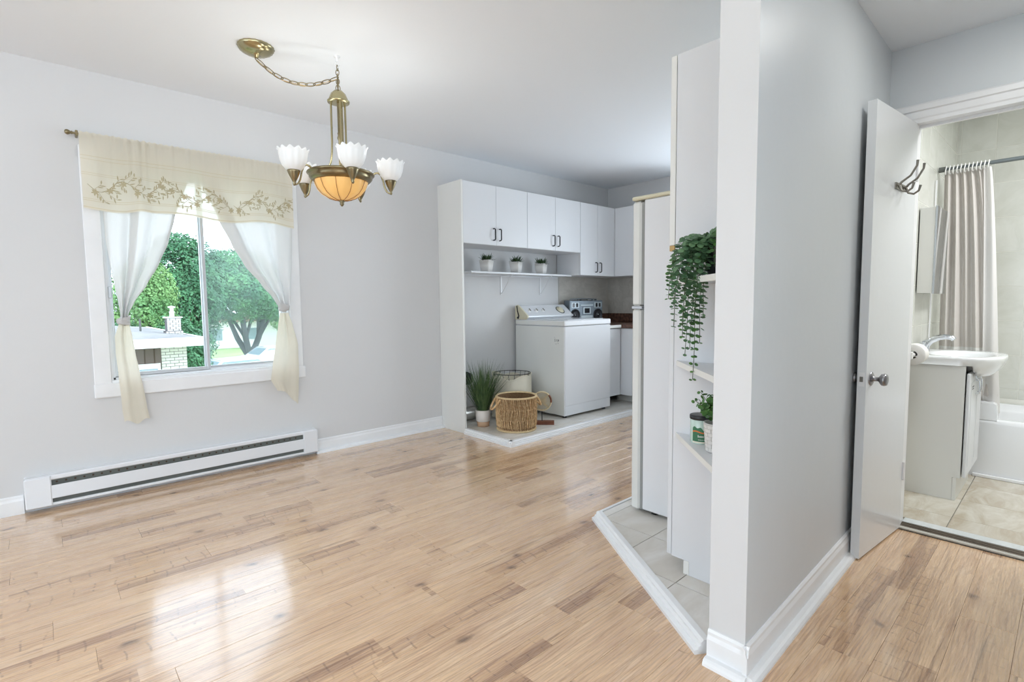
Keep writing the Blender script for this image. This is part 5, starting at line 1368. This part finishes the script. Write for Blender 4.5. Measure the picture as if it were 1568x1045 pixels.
tree('large spreading tree with many-branched trunk seen through the right pane', (9.9, 36, GZ),
     [(9.6, 36, 2.1, 3.6, 3.2, 2.0), (8.0, 35.5, 2.7, 2.0, 2.5, 1.7), (11.4, 36, 1.6, 2.2, 2.5, 1.5), (9.4, 36, 3.5, 1.9, 2.2, 1.2)], M_l3, 15000, 1, trunk=5, ls=.26)
tree('tall dark green tree rising behind the brick chimney', (5.4, 30, GZ),
     [(5.2, 30, 1.5, 1.9, 2, 2.8), (4.3, 30, 1.3, 1.2, 1.4, 2.0), (5.2, 30, 4.0, 1.0, 1.1, .7), (6.2, 30, 2.1, 1.0, 1.3, 2.2), (4.6, 29.6, -.8, 1.9, 1.6, 1.4)], M_l1, 14000, 2, ls=.22)
tree('light green tree at the left edge behind the bungalow roof', (2.7, 24, GZ),
     [(2.8, 24, .9, 1.1, 1.4, 1.9), (1.6, 24, .3, 1.1, 1.3, 1.3), (3.4, 23.6, 1.6, .6, .8, 1.1)], M_l2, 8000, 3, ls=.17)
tree('dark green hedge-like tree low behind the bungalow roof', (3.6, 20.5, GZ), [(3.4, 20.5, -.9, .95, 1.0, 1.6), (1.9, 20.5, -.7, .9, .9, 1.3)], M_l1, 6000, 4, ls=.18)
tree('distant pale tree at the far right of the street', (17, 46, GZ), [(16.5, 46, 1.0, 2.4, 2.5, 2.6)], M_l2, 4000, 5, ls=.34)
# far house and parked cars
t = thing('house', 'far white house with reddish roof beyond the right tree', 'house', (20, 50, GZ))
build('wall', B(9.5, 24, 50, 58, GZ, -.3), M_fascia, t); build('roof', MB().prism([(9, 49.5), (24.5, 49.5), (24.5, 58.5), (9, 58.5)], -.29, .25), mat('red_roof', rgb(176, 132, 120), .9), t)
for x in (11, 14, 17.5, 21): build('window', B(x-.6, x+.6, 49.96, 49.999, -1.9, -.9), M_glz, t)
def car(lbl, x, y, rot, col):
    t = thing('car', lbl, 'car', (x, y, GZ+.02), 'parked cars')
    m_ = mat('car_paint_'+('white' if col[0] > .6 else 'grey'), col, .25, coat=.6)
    prof = [(-2.1, .35), (-2.15, .75), (-1.9, .95), (-1.3, 1.0), (-.75, 1.42), (.75, 1.45), (1.45, 1.02), (2.05, .88), (2.15, .55), (2.1, .35)]
    def R_(p): return (x+p[0]*cos(rot)-p[1]*sin(rot), y+p[0]*sin(rot)+p[1]*cos(rot), GZ+.02+p[2])
    n = len(prof); vs = [R_((a, -.85 if b < 1.1 else -.7, b)) for a, b in prof]+[R_((a, .85 if b < 1.1 else .7, b)) for a, b in prof]
    build('body', MB().add(vs, [tuple(range(n)), tuple(range(n, 2*n))[::-1]]+[(i, n+i, n+(i+1) % n, (i+1) % n) for i in range(n)]), m_, t)
    gl = []
    w4 = [R_(p) for p in ((-1.22, -.72, 1.06), (-.72, -.66, 1.42), (-.72, .66, 1.42), (-1.22, .72, 1.06))]; w5 = [tuple(Vector(p)+Vector((0, 0, .02))) for p in w4]
    build('windscreen', MB().add(w5, [(0, 1, 2, 3)]), M_glz, t)
    build('side_window', MB().add([R_(p) for p in ((-1.05, -.80, 1.06), (-.7, -.73, 1.38), (.7, -.73, 1.40), (1.2, -.80, 1.08))], [(0, 1, 2, 3)]), M_glz, t)
    for sx in (-1.3, 1.3):
        for sy in (-.86, .72):
            mb = MB().lathe([(0, 0), (.33, 0), (.33, .16), (0, .16)], (0, 0, 0), 16, axis='Y'); mb.v = [R_((p[0]+sx, p[1]+sy, p[2]+.33)) for p in mb.v]; build('wheel', mb, M_black, t)
car('white car parked right behind the bungalow corner', 6.1, 24.5, .1, rgb(240, 240, 240))
car('silver car parked on the street under the large tree', 9.6, 30.0, .1, rgb(228, 230, 232))
for o in bpy.data.objects:
    if '_base' in o: del o['_base']
print('objects', len(bpy.data.objects), 'tris', sum(sum(len(p.vertices)-2 for p in m.polygons) for m in bpy.data.meshes))
